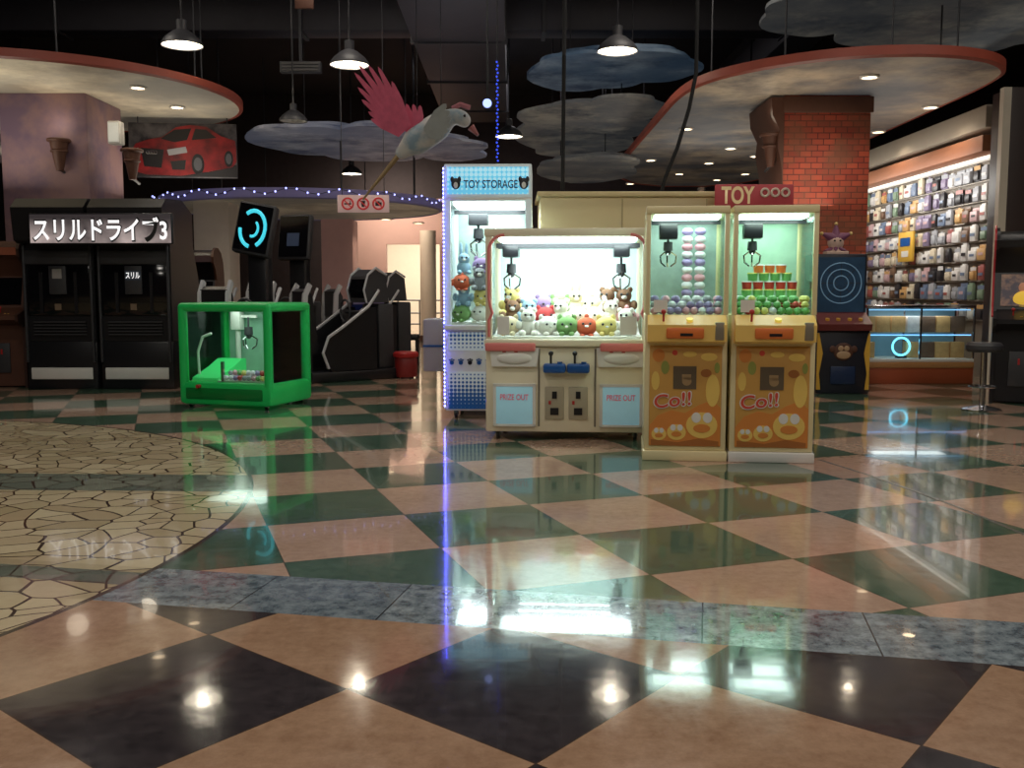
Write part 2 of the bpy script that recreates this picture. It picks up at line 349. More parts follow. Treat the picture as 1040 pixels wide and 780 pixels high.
def sconce(label,x,y,Y,e=14):
    p=at(x,y,Y); t=thing('torch_sconce',label,'wall lamp',p)
    MB().cone((0,0,-.32),(0,0,.1),.05,.13,10).torus((0,0,.1),.14,.025,'z',16).torus((0,0,-.05),.1,.02,'z',16).build('torch_cup',BROWN,t)
    MB().cone((0,0,-.3),(0,.25,-.35),.02,seg=8).build('bracket',DGREY,t)
    MB().lathe([(0,.02),(.09,.04),(.11,.08),(.06,.1),(0,.11)],seg=12).build('bulb',WHITE,t)
    light('POINT',p+Vector((0,-.08,.35)),e,(1,.84,.62),.15)
sconce('brown torch sconce on the front of the purple pillar',60,150,13.85,2)
sconce('brown torch sconce on the right side of the purple pillar',134,160,14.4,2)
sconce('brown torch sconce at the far left beside the purple pillar',26,158,14.6,2)
sconce('brown torch sconce on the left side of the brick pillar',783,145,13.3,3)
p=at(117,135,13.85); t=thing('floodlight','small white floodlight box on the corner of the purple pillar','lamp',p)
MB().box(-.09,.09,-.06,.12,-.16,.16,.02).build('housing',WHITE,t); MB().box(-.07,.07,-.07,-.06,-.13,.13).build('lens',mat('flood_lens',(220,220,210),.3,es=.3),t)
# ---------------------------------------------------------------- pendants
PREF=mat('lit_reflector',(255,250,240),.5,es=1.2,ecol=(255,244,220)); PBULB=mat('pendant_bulb',(255,250,240),.5,es=14,ecol=(255,242,220))
def pendant(label,x,y,Y,r,lit,e):
    p=at(x,y,Y); t=thing('pendant_lamp',label,'lamp',p)
    MB().lathe([(r,-.02),(r*.98,.02),(r*.8,r*.32),(r*.42,r*.62),(r*.25,r*.7),(r*.25,r*1.15),(.02,r*1.2)]).build('shade',DGREY,t)
    MB().lathe([(r*.96,-.01),(r*.76,r*.28),(r*.3,r*.55),(0,r*.56)]).build('reflector',PREF if lit else WHITE,t)
    MB().ball((0,0,r*.2),r*.35).build('bulb',PBULB if lit else WHITE,t)
    MB().cone((0,0,r*1.15),(0,0,6.2-p.z),.012,seg=6).build('cord',BLACK,t)
    if lit: light('POINT',p+Vector((0,0,-.02)),e,(1,.88,.7),.06)
pendant('lit dome pendant lamp above the racing cabinets at the upper left',185,45,13.2,.27,1,14)
pendant('lit dome pendant lamp left of the square duct above the bird',355,65,13.2,.26,1,14)
pendant('lit dome pendant lamp above the crane machines near the blue cloud',627,51,13.2,.27,1,14)
pendant('unlit dark dome pendant lamp above the grey cloud panel',298,122,14.3,.2,0,0)
pendant('dim dome pendant lamp between bird and pale cloud panel',517,138,17,.24,1,8)
pendant('small far lit pendant lamp below the grey cloud panel',357,176,22,.24,1,10)
def downlight(label,x,y,z=3.85,e=25,r=.1):
    p=onp(x,y,z); t=thing('recessed_light',label,'ceiling light',(p.x,p.y,z-.02))
    MB().torus((0,0,.01),r,.02,'z',20,6).build('trim_ring',WHITE,t); MB().cone((0,0,.0),(0,0,.02),r*.9,seg=18).build('lamp_face',GLOWWARM,t)
    if e: light('SPOT',(p.x,p.y,z-.05),e,(1,.87,.68),.05,spot=2.5)
for l,x,y,e in (('nearest recessed light at the front edge of the sky canopy',883,77,45),('recessed light just right of the brick pillar top',892,133,40),('recessed light at the right of the sky canopy above the shop',945,108,40),
    ('recessed light near the left red rim of the sky canopy',697,130,40),('recessed light left of the brick pillar low in the canopy',767,158,30),('recessed light at the far left rim of the sky canopy',661,162,0),('recessed light deep under the canopy above the red toy sign',728,182,25),('farthest recessed light under the sky canopy behind the machines',712,192,0),
    ('recessed light midway between left rim and brick pillar',742,150,0),('small recessed light beside the torch of the brick pillar',757,176,0),('recessed light deep under the canopy at its left rim',640,186,0),('recessed light between far left rim and toy sign',690,176,0),('recessed light in the middle of the sky canopy left of pillar',720,165,0),('recessed light nearest the shop fascia under the canopy',915,158,0)):
    downlight(l,x,y,e=e)
for l,x,y in (('left lamp set in the round canopy above the cabinets',12,100),('right lamp set in the round canopy near its orange rim',180,108),('middle lamp in the round canopy beside the purple pillar',140,88)): downlight(l,x,y,4.05,12)
for l,x,y in (('small lamp at the right end of the lilac canopy underside',425,226),('small lamp in the middle of the lilac canopy underside',392,222)): downlight(l,x,y,2.85,20,.12)
t=thing('string_lights','string of tiny violet lights around the lilac canopy rim','string lights',(-4.1,19.3,2.86))
w=MB(); q=[]
for i in range(48):
    a=math.radians(186+i*3.6); q.append((2.83*math.cos(a),2.83*math.sin(a),.08+.05*math.sin(i*1.3)))
w.tube(q,.006,6).build('wire',BLACK,t)
bm_=MB().ball((0,0,0),.017,8).mesh('bulb',LEDP)
for p_ in q: inst(bm_,'bulb',t,p_)
p=at(505,62,11.5)
t=thing('hanging_led_string','thin blue string of lights hanging down above the tall machine','string lights',(p.x,p.y,at(505,166,11.5).z))
hz=p.z-t.location.z
MB().cone((0,0,0),(0,0,6.2-t.location.z),.008,seg=6).build('wire',BLACK,t)
bl=MB().ball((0,0,0),.011,8).mesh('bulb',LEDS)
for i in range(28): inst(bl,'bulb',t,(0.006*(-1)**i,-.01,.03+i*hz/28))
p=at(495,106,11.3); t=thing('ceiling_spotlight','small blue white spotlight above the tall toy machine','spotlight',p)
MB().cone((0,-.06,0),(0,.1,.05),.075,.05,14).build('housing',BLACK,t); MB().cone((0,-.075,0),(0,-.06,0),.05,seg=14).build('lens',mat('spot_lens',(170,190,255),.4,es=2,ecol=(150,170,255)),t); MB().cone((0,.05,.05),(0,.05,6.2-p.z),.012,seg=6).build('stem',BLACK,t)
a=at(573,0,9.6); b_=at(573,196,9.6)
tag(MB().tube([(a.x+.02,9.9,6.2),(a.x+.02,9.9,a.z),(b_.x,9.9,b_.z),(b_.x,9.9,2.26)],.02).build('power_cable',BLACKM),'black cable hanging straight down to the cream machine roof','cable')
q=[at(x,y,9.9) for x,y in ((707,74),(700,110),(688,150),(676,180),(671,197))]
tag(MB().tube([(q[0].x,9.9,6.2)]+q+[(q[-1].x,9.9,2.26)],.02).build('power_cable',BLACKM),'black cable slanting down to the roof behind the slim machines','cable')
p=at(305,68,14.5); t=thing('air_vent','grey slatted air vent high up left of the pendant','vent',p)
MB().box(-.3,.3,-.02,.1,-.08,.08,.01).build('frame',DGREY,t)
VS=mat('vent_slat',(80,78,76),.5)
for k in range(3): MB().box(-.27,.27,-.035,-.02,-.055+k*.045,-.03+k*.045).build('slat',VS,t)
MB().box(-.02,.02,.02,.06,.08,6.2-p.z).build('hanger',DGREY,t)
p=at(309,1,13); tag(MB().box(-.12,.12,-.02,.02,-.1,.1,.01).box(-.01,.01,-.01,.01,.1,6.2-p.z).build('hanging_sign',BROWN),'small orange brown tag hanging from the ceiling at the top','sign').location=p
el=lambda cx,cz,a,b,n=22:[(cx+a*math.cos(2*PI*i/n),cz+b*math.sin(2*PI*i/n)) for i in range(n)]
p=at(369,207,14); t=thing('notice_sign','pale pink hanging notice board with three red prohibition symbols','sign',p)
MB().box(-.37,.37,-.015,.015,-.125,.125,.01).build('board',mat('notice_pink',(216,182,176),.5,es=.2),t)
for i,x in enumerate((-.22,0,.22)):
    if i==0: MB().box(x-.05,x+.03,-.02,-.015,-.012,.008).box(x+.03,x+.05,-.02,-.015,-.012,.008).box(x+.03,x+.04,-.02,-.015,.01,.04).build('cigarette_pictogram',BLACK,t)
    elif i==1: MB().prism([(x-.03,.04),(x+.03,.04),(x+.02,-.045),(x-.02,-.045)],-.02,-.015).build('cup_pictogram',BLACK,t)
    else: MB().box(x-.045,x+.045,-.02,-.015,-.03,.02).box(x-.015,x+.015,-.02,-.015,.02,.035).build('camera_pictogram',BLACK,t)
    s=MB().torus((x,-.022,0),.078,.013,'y',20,6); s.box(-.07,.07,-.006,.006,-.008,.008,M=Matrix.Translation((x,-.024,0))@Matrix.Rotation(PI/4,4,'Y')); s.build('prohibition_symbol',mat('sign_red',(200,50,50),.5,es=.2),t)
for x in (-.3,.3): MB().cone((x,0,.12),(x,0,6.2-p.z),.006,seg=6).build('hanger_wire',DGREY,t)
# car picture, three quarter view
p=at(186,152,15.9); t=thing('car_picture','picture board of a red sports car hanging below the left canopy','picture',p,rz=.1)
MB().box(-.85,.85,0,.04,-.45,.42,.01).build('board',two('mural_grey',(44,42,50),(104,100,104),2.4),t)
X=lambda P:[(max(-.83,min(.84,a*1.22+.02)),max(-.43,min(.4,b*1.32+.02))) for a,b in P]
MB().prism([(-.83,-.43),(.84,-.43),(.84,-.24),(-.83,-.2)],-.006,0).build('painted_shadow',mat('mural_shadow',(34,32,36),.6),t)
MB().prism(X([(-.66,-.2),(-.7,-.06),(-.62,.05),(-.46,.1),(-.28,.13),(-.1,.25),(.08,.28),(.3,.26),(.48,.15),(.66,.1),(.7,0),(.7,-.16),(.62,-.22),(.3,-.28),(-.05,-.33),(-.5,-.32),(-.64,-.28)]),-.012,-.006).build('painted_car_body',two('mural_red',(70,18,24),(156,36,40),2.2,.35,.62,.35),t)
MB().prism(X([(-.3,.11),(-.12,.22),(.1,.24),(.04,.1),(-.12,.07)]),-.018,-.012).build('painted_windshield',BLACK,t)
MB().prism(X([(.1,.1),(.15,.235),(.29,.225),(.42,.13)]),-.018,-.012).build('painted_side_window',BLACK,t)
MB().prism(X([(-.56,-.0),(-.26,-.02),(-.3,-.24),(-.52,-.22)]),-.018,-.012).build('painted_grille',BLACK,t)
for k in range(4): MB().torus((-.55+k*.04,-.02,-.05),.026,.005,'y',14,5).build('painted_emblem_ring',CHROME,t)
HLG=mat('mural_headlight',(160,160,165),.4)
MB().prism(X([(-.22,-.02),(.02,.02),(.04,-.05),(-.2,-.09)]),-.018,-.012).build('painted_headlight',HLG,t)
MB().prism(X([(-.66,-.02),(-.59,-.0),(-.59,-.06),(-.66,-.08)]),-.018,-.012).build('painted_headlight',HLG,t)
MB().prism(X([(-.18,-.16),(.02,-.14),(.0,-.26),(-.16,-.26)]),-.018,-.012).build('painted_air_intake',BLACK,t)
WG=mat('wheel_grey',(84,84,90),.4)
for cx,cz,a_,b2 in ((.23,-.23,.1,.165),(.72,-.14,.07,.13)):
    w_=MB().prism(el(cx,cz,a_,b2),-.018,-.012).build('painted_tyre',BLACK,t); MB().prism(el(cx,cz,a_*.65,b2*.65),-.022,-.018).build('painted_wheel_rim',WG,w_)
for x in (-.7,.7): MB().cone((x,.02,.42),(x,.02,4.06-p.z),.01,seg=6).build('hanger_wire',DGREY,t)
p=at(2,138,14.8); t=thing('graffiti_picture','white and grey splashed picture board at the far left edge','picture',p)
MB().box(-.5,.4,0,.04,-.4,.35,.01).build('board',two('mural_splash',(70,60,70),(200,195,190),4,.42,.58),t)
MB().cone((0,.02,.3),(0,.02,4.06-p.z),.01,seg=6).build('hanger_wire',DGREY,t)
# ---------------------------------------------------------------- winged bird
p=at(432,138,12.3); B=thing('winged_bird_figure','pale blue winged bird figure with pink feathered wing hanging from ceiling','figure',p)
def skinbody(name,verts,edges,rad,m,parent):
    me=bpy.data.meshes.new(name); me.from_pydata(verts,edges,[]); o=bpy.data.objects.new(name,me); C.objects.link(o)
    o.modifiers.new('s','SKIN'); sv=me.skin_vertices[0].data
    for i,r in enumerate(rad): sv[i].radius=(r,r) if not hasattr(r,'__len__') else r
    sv[0].use_root=True; o.modifiers.new('b','SUBSURF').levels=2
    dg=bpy.context.evaluated_depsgraph_get(); dg.update()
    m2=bpy.data.meshes.new_from_object(o.evaluated_get(dg)); bpy.data.objects.remove(o)
    m2.materials.clear(); m2.materials.append(m)
    for f in m2.polygons: f.use_smooth=True
    r=bpy.data.objects.new(name,m2); C.objects.link(r); r.parent=parent; return r
BB=two('bird_feather_pale',(130,150,160),(188,184,176),4,.4,.6,es=.05)
skinbody('body',[(0,0,0),(.2,-.02,.14),(.34,-.03,.24),(.46,-.04,.22),(.56,-.05,.12),(-.2,.02,-.12),(-.36,.03,-.26)],[(0,1),(1,2),(2,3),(3,4),(0,5),(5,6)],[.19,.17,.11,.12,.07,.14,.06],BB,B)
MB().cone((.57,-.05,.1),(.66,-.05,-.0),.05,.015,8).build('beak',mat('beak_pink',(170,100,100),.5),B)
MB().ball((.5,-.15,.22),.018,8).build('eye',BLACK,B)
MB().tube([(.34,-.03,.33),(.44,-.02,.38),(.56,-.02,.34)],.03,8).build('head_crest',mat('crest_pink',(180,110,120),.6),B)
WP=mat('wing_pink',(196,84,108),.6,es=.07,var=.35,scale=9); WL=mat('wing_pale',(164,168,164),.6,var=.2)
def feather(c0,a,L,wd,y,m):
    d=Vector((math.cos(a)*L,0,math.sin(a)*L)); n_=Vector((-d.z,0,d.x)).normalized()*wd
    P=[c0-n_*.5,c0+d*.6-n_,c0+d*.93-n_*.5,c0+d,c0+d*.93+n_*.5,c0+d*.6+n_,c0+n_*.5]
    MB().prism([(v.x,v.z) for v in P],y,y+.012).build('wing_feather',m,B)
LN=[.42,.5,.66,.8,.96,1.0,.92,.84,.6]
for i in range(9):
    f=i/8; feather(Vector((-.32+.14*f,0,.0+.1*f)),math.radians(150-f*38),LN[i]*.98,.04,-.02-.012*i,WP)
for i in range(6):
    feather(Vector((-.2+.03*i,0,.04)),math.radians(136-i*9),.42-.02*i,.04,-.03-.012*i,WP)
for i in range(7):
    feather(Vector((0.02,0,.05)),math.radians(50-i*14),.4-.03*i,.06,-.2-.01*i,WL)
MB().cone((-.33,.03,-.22),(-.8,.05,-.78),.035,.012,8).build('tail_pole',mat('tail_tan',(150,124,84),.6),B)
for s in (-.1,.2): MB().cone((s,0,.1),(s,0,6.2-p.z),.005,seg=6).build('hanger_wire',BLACK,B)
# ---------------------------------------------------------------- plush toys
def plush_meshes():
    R={}
    def mk(body,eyes,mz):
        b=MB()
        for c,r in body: b.ball(c,r,12)
        e=MB().ball((0,0,0),.011,8).mesh('eye',BLACK); mm=MB().ball(mz[0],mz[1],10).mesh('muzzle',WHITE)
        return (b.mesh('plush',WHITE),e,eyes,mm)
    R['bear']=mk([((0,0,.07),(.075,.065,.075)),((0,-.01,.165),(.065,.058,.06)),((-.05,0,.215),.024),((.05,0,.215),.024),((-.08,-.03,.09),(.03,.035,.04)),((.08,-.03,.09),(.03,.035,.04)),((-.05,-.07,.025),(.03,.045,.028)),((.05,-.07,.025),(.03,.045,.028))],[(-.024,-.066,.178),(.024,-.066,.178)],((0,-.062,.152),(.024,.02,.018)))
    R['bunny']=mk([((0,0,.065),(.07,.06,.07)),((0,-.01,.155),(.058,.052,.055)),((-.028,0,.25),(.016,.012,.065)),((.028,0,.25),(.016,.012,.065)),((-.045,-.06,.02),(.026,.04,.022)),((.045,-.06,.02),(.026,.04,.022))],[(-.022,-.06,.165),(.022,-.06,.165)],((0,-.056,.142),(.02,.016,.014)))
    R['chick']=mk([((0,0,.08),(.09,.085,.08)),((0,0,.165),(.02,.02,.02)),((-.09,0,.08),(.02,.035,.035)),((.09,0,.08),(.02,.035,.035)),((-.035,-.07,.01),(.025,.035,.012)),((.035,-.07,.01),(.025,.035,.012))],[(-.03,-.074,.105),(.03,-.074,.105)],((0,-.085,.085),(.018,.02,.01)))
    R['cat']=mk([((0,0,.085),(.1,.08,.082)),((-.06,0,.155),(.022,.015,.028)),((.06,0,.155),(.022,.015,.028)),((-.04,-.07,.02),(.025,.03,.02)),((.04,-.07,.02),(.025,.03,.02))],[(-.035,-.07,.1),(.035,-.07,.1)],((0,-.077,.08),(.016,.01,.01)))
    return R
PL=plush_meshes()
PC={k:mat('plush_'+k,v,.9,es=.03,var=.12,scale=30) for k,v in {'white':(226,222,210),'yellow':(222,204,124),'pink':(216,160,162),'orange':(208,96,64),'brown':(120,86,62),'sky blue':(146,180,202),'green':(124,166,100),'purple':(138,114,156),'grey':(140,140,145),'cream':(214,198,162),'red':(176,56,56)}.items()}
def plush(kind,col,P,rz,label,group,sc=1.0):
    bm,e,ey,mz=PL[kind]
    o=inst(bm,kind+'_plush',None,P,rz,PC[col],sc); tag(o,label,'plush toy',group)
    for q in ey: inst(e,'eye',o,q)
    inst(mz,'muzzle',o,(0,0,0))
    return o
def tw(loc,rz,l): return Vector(loc)+Matrix.Rotation(rz,3,'Z')@Vector(l)
def claw(parent,x,y,zt,zb,s=1):
    c=MB().cone((x,y,zt),(x,y,zb+.16*s),.012*s,seg=8).cone((x,y,zb+.16*s),(x,y,zb+.07*s),.045*s,.05*s,12).ball((x,y,zb+.06*s),.035*s,10).build('claw',DGREY,parent)
    for k in range(3):
        a=k*2*PI/3+.4; dx,dy=math.cos(a),math.sin(a)
        MB().tube([(x+dx*.03*s,y+dy*.03*s,zb+.06*s),(x+dx*.095*s,y+dy*.095*s,zb+.02*s),(x+dx*.085*s,y+dy*.085*s,zb-.05*s),(x+dx*.03*s,y+dy*.03*s,zb-.09*s)],.009*s,6).build('claw_arm',CHROME,c)
    return c
def casters(t,w,d,r=.035):
    for x in (-w,w):
        for y in (.08,d-.08):
            c=MB().cone((x-.015,y,r),(x+.015,y,r),r,seg=14).build('caster_wheel',BLACK,t)
            MB().box(x-.022,x+.022,y-.015,y+.015,r,r*2.6).build('fork',CHROME,c)
# ---------------------------------------------------------------- wide cream crane machine
loc=(.46,8.12,0); rz=-.07
t=thing('crane_machine','wide cream claw machine full of plush toys with blue joysticks','claw machine',loc,rz)
hw=.685; d=.95
MB().box(-hw,hw,0,d,.07,.80,.015).build('lower_cabinet',CREAM,t)
MB().box(-hw-.01,hw+.01,-.04,d,.80,.86,.012).build('ledge',CREAM,t)
MB().prism([(.06,.84),(d-.06,.84),(d-.06,1.06),(.3,.9),(.06,.88)],-hw+.06,hw-.06,'yz').build('prize_bed',WHITE,t)
for x in (-hw,hw-.055):
    for y in (0,d-.055): MB().box(x,x+.055,y,y+.055,.86,1.74,.008).build('post',CREAM,t)
MB().box(-hw-.01,hw+.01,-.01,d+.01,1.72,1.785,.012).build('top_frame',CREAM,t)
MB().box(-hw+.1,hw-.1,.1,d-.15,1.69,1.712).build('light_panel',GLOWC,t)
MB().box(-hw+.055,hw-.055,d-.05,d-.03,.86,1.72).build('back_panel',INBLUE,t)
MB().box(-hw+.055,hw-.055,.02,.028,.86,1.72).build('front_glass',GLASS,t)
for x in (-hw+.02,hw-.03): MB().box(x,x+.008,.055,d-.055,.86,1.72).build('side_glass',GLASS,t)
for y in (.36,.56): MB().box(-hw+.06,hw-.06,y,y+.04,1.64,1.68).build('gantry_rail',DGREY,t)
for x in (-.5,.47): 
    MB().box(x-.07,x+.07,.34,.62,1.56,1.66,.01).build('claw_carriage',BLACK,t); claw(t,x,.48,1.58,1.36,.9)
for x0_,x1_ in ((-hw-.002,-.26),(.28,hw+.002)):
    MB().box(x0_,x1_,-.055,-.012,.76,.83,.015).build('pink_ledge_trim',PINK,t)
for s in (-1,1):
    xo=hw-.03; xi=hw-.16
    arc=[(s*(xi+.13*math.cos(a)),-.012,1.6+.13*math.sin(a)) for a in [k*PI/12 for k in range(0,7)]]
    MB().tube([(s*xo,-.012,1.2)]+arc,.014,6).build('window_corner_trim',PINK,t)
    MB().tube([(s*xo,-.012,1.2),(s*(xo-.01),-.012,1.14),(s*(hw-.06),-.012,1.08),(s*(hw-.03),-.012,1.02),(s*(hw-.03),-.012,.88)],.012,6).build('window_side_trim',PINK,t)
for s,x in ((-1,-.44),(1,.46)):
    MB().prism([(x-.19,.63),(x+.19,.63),(x+.21,.79),(x-.21,.79)],-.03,0).build('chute_panel',WHITE,t)
    MB().ball((x,-.03,.7),(.15,.018,.05),16).build('chute_bulge',WHITE,t)
    dr=MB().box(x-.16,x+.16,-.02,0,.14,.46,.012).build('prize_door',PRIZEM,t)
    for fa in ((x-.18,x-.155,.12,.48),(x+.155,x+.18,.12,.48),(x-.18,x+.18,.46,.485),(x-.18,x+.18,.12,.14)): MB().box(fa[0],fa[1],-.024,0,fa[2],fa[3]).build('door_frame',WHITE,dr)
    text('PRIZE OUT',dr,x-.12,x+.12,.345,.395,-.026,PINKT)
    for dx in (-.1,.0): MB().box(x+dx,x+dx+.03,-.033,-.03,.75,.775).build('red_sticker',RED,t)
for a_ in (-.24,.235): MB().box(a_,a_+.015,-.006,0,.12,.78).build('seam_strip',mat('seam_grey',(120,112,96),.5),t)
CPG=mat('coin_panel_grey',(176,166,142),.4,.1)
for x in (-.1,.1):
    MB().box(x-.095,x+.095,-.1,0,.58,.66,.02).build('joystick_base',BLUE,t)
    MB().cone((x-.03,-.06,.65),(x-.03,-.07,.73),.01,seg=8).ball((x-.03,-.07,.745),.022,10).build('joystick',BLACK,t)
    MB().cone((x+.045,-.06,.655),(x+.045,-.06,.675),.022,seg=12).build('button',BLUE,t)
    c=MB().box(x-.08,x+.08,-.015,0,.18,.46,.008).build('coin_panel',CPG,t)
    MB().box(x-.02,x+.02,-.022,-.015,.36,.42).build('coin_slot',BLACK,c); MB().box(x-.035,x+.035,-.022,-.015,.22,.28).build('coin_return',BLACK,c); MB().box(x-.05,x-.03,-.02,-.015,.31,.34).build('lock',RED,c)
MB().box(-hw+.1,-hw+.2,.005,.015,.9,1.05).build('instruction_card',WHITE,t); MB().box(hw-.24,hw-.1,.005,.015,.9,1.05).build('instruction_card',WHITE,t)
casters(t,hw-.1,d)
lightin(loc,rz,(0,.45,1.68),28,(.9,1,1),1.1,.6)
g='plush toys in the wide cream claw machine'
cols=['white','sky blue','yellow','white','orange','cream','red','white','purple','yellow','white','pink','green','brown','white']
kinds=['cat','bear','chick','bunny','bear','cat']
rows=[('front',.2,.90,7,1.02),('middle',.42,.97,8,1.05),('back',.63,1.06,8,1.1)]
fixed={('front',4):('chick','orange'),('front',5):('cat','yellow'),('front',0):('cat','cream'),('front',1):('bear','white'),('front',2):('cat','white'),('back',4):('bunny','cream'),('back',6):('bear','brown'),('front',6):('bear','white'),('back',0):('bear','yellow'),('back',1):('cat','white'),('middle',1):('bear','sky blue')}
ci=0
for rn,y,z,n,sc in rows:
    for i in range(n):
        x=-.54+1.08*i/(n-1)+(.02 if rn=='middle' else 0)
        k,c=fixed.get((rn,i),(kinds[ci%6],cols[(ci*4)%15])); ci+=1
        if k=='bunny' and rn!='back': k='cat'
        plush(k,c,tw(loc,rz,(x*.93,y,z-.02)),rz+random.uniform(-.5,.5),f'{c} {k} plush, {ORD[i]} from left in {rn} row of wide cream claw machine',g,sc)
# ---------------------------------------------------------------- tall blue/white machine
loc=(-.235,9.5,0); rz=-.03
t=thing('tall_prize_machine','tall white and blue claw machine with lit blue header sign','claw machine',loc,rz)
hw=.425; d=.9
PALE=mat('pale_frame',(214,226,228),.4,es=.12)
MB().box(-hw,hw,0,d,.08,.88,.012).build('lower_cabinet',WHITE,t)
MB().box(-hw+.03,hw-.03,-.006,0,.1,.47).build('dotted_lower_panel',BLUED,t); MB().box(-hw+.03,hw-.03,-.006,0,.68,.86).build('dotted_upper_panel',BLUED2,t)
for i in range(5):
    x=-.36+i*.09; b=MB()
    b.cone((x,-.008,.56),(x,-.001,.56),.022,seg=12)
    for k in (-.02,0,.02): b.cone((x+k,-.008,.594-abs(k)*.4),(x+k,-.001,.594-abs(k)*.4),.009,seg=8)
    b.build('paw_print',BLUE if i!=2 else BLACK,t)
MB().box(-hw-.01,hw+.01,-.03,d,.88,.93,.008).build('ledge',WHITE,t)
MB().box(-hw+.05,hw-.05,.05,d-.05,.93,.95).build('prize_bed',WHITE,t)
for x in (-hw,hw-.06):
    for y in (0,d-.06): MB().box(x,x+.06,y,y+.06,.93,2.16,.006).build('post',PALE,t)
MB().box(-hw,hw,0,d,2.14,2.17,.005).build('canopy_board',WHITE,t)
MB().box(-hw+.08,hw-.08,.1,d-.1,2.11,2.138).build('light_panel',GLOWC,t)
MB().box(-hw,hw,0,d,2.17,2.49,.012).build('header_box',PALE,t)
MB().box(-hw+.03,hw-.03,-.006,0,2.2,2.46).build('header_panel',BLUEH,t)
text('TOY STORAGE',t,-.235,.29,2.255,2.335,-.014,mat('header_ink',(20,24,40),.5)) 
for x in (-.31,.35):
    o=MB().ball((x,-.012,2.3),(.045,.006,.055),12).ball((x-.035,-.012,2.34),(.018,.006,.03),8).ball((x+.035,-.012,2.34),(.018,.006,.03),8).build('dog_emblem',BLACK,t)
    MB().ball((x,-.02,2.285),(.022,.004,.03),10).build('emblem_face',WHITE,o)
MB().box(-hw+.05,hw-.05,d-.05,d-.03,.93,2.14).build('back_panel',INMIR,t)
MB().box(-hw+.05,hw-.05,.02,.028,.93,2.14).build('front_glass',GLASS,t)
for x in (-hw+.02,hw-.03): MB().box(x,x+.008,.05,d-.05,.93,2.14).build('side_glass',GLASS,t)
MB().box(-hw+.06,hw-.06,.42,.47,2.04,2.08).build('gantry_rail',DGREY,t); MB().box(-.22,-.02,.36,.52,1.93,2.04,.01).build('claw_carriage',DGREY,t)
claw(t,-.12,.44,1.95,1.72,1.1)
MB().tube([(-.02,.44,2.0),(.08,.42,1.85),(.02,.42,1.7),(.1,.42,1.6)],.012,6).build('coiled_cable',WHITE,t)
MB().box(-hw-.25,-hw,.25,.7,.45,.98,.02).build('side_control_box',mat('side_box_grey',(170,160,170),.5),t)
MB().box(-hw-.25,-hw-.002,.24,.25,.7,.72).build('side_box_stripe',BLUE,t)
MB().box(-hw-.012,-hw,-.012,.0,.1,2.46).build('led_channel',PALE,t)
lb=MB().ball((0,0,0),.0062,8).mesh('led_bulb',LEDB)
for i in range(60): inst(lb,'led_bulb',t,(-hw-.006,-.014,.13+i*.0392))
MB().box(hw-.14,hw-.02,-.01,0,.62,.84).build('instruction_card',WHITE,t)
casters(t,hw-.1,d)
lightin(loc,rz,(0,.45,2.1),20,(.9,1,1),.6,.6)
g='plush toys in the tall blue and white machine'
tc=['green','white','purple','sky blue','cream','white','orange','brown','yellow','sky blue','white','grey']
for lv in range(4):
    for i in range(4 if lv<2 else 2):
        c=tc[(lv*3+i*5)%12]; k=kinds[(lv+i*2)%6]
        if k=='bunny' and lv<3: k='cat'
        plush(k,c,tw(loc,rz,(-.28+i*.185+(lv%2)*.02,.24+.05*(lv%2),.95+lv*.16)),rz+random.uniform(-.5,.5),f'{c} {k} plush, {ORD[i]} from left in {["bottom","second","third","top"][lv]} layer inside the tall blue white machine',g,1.02)
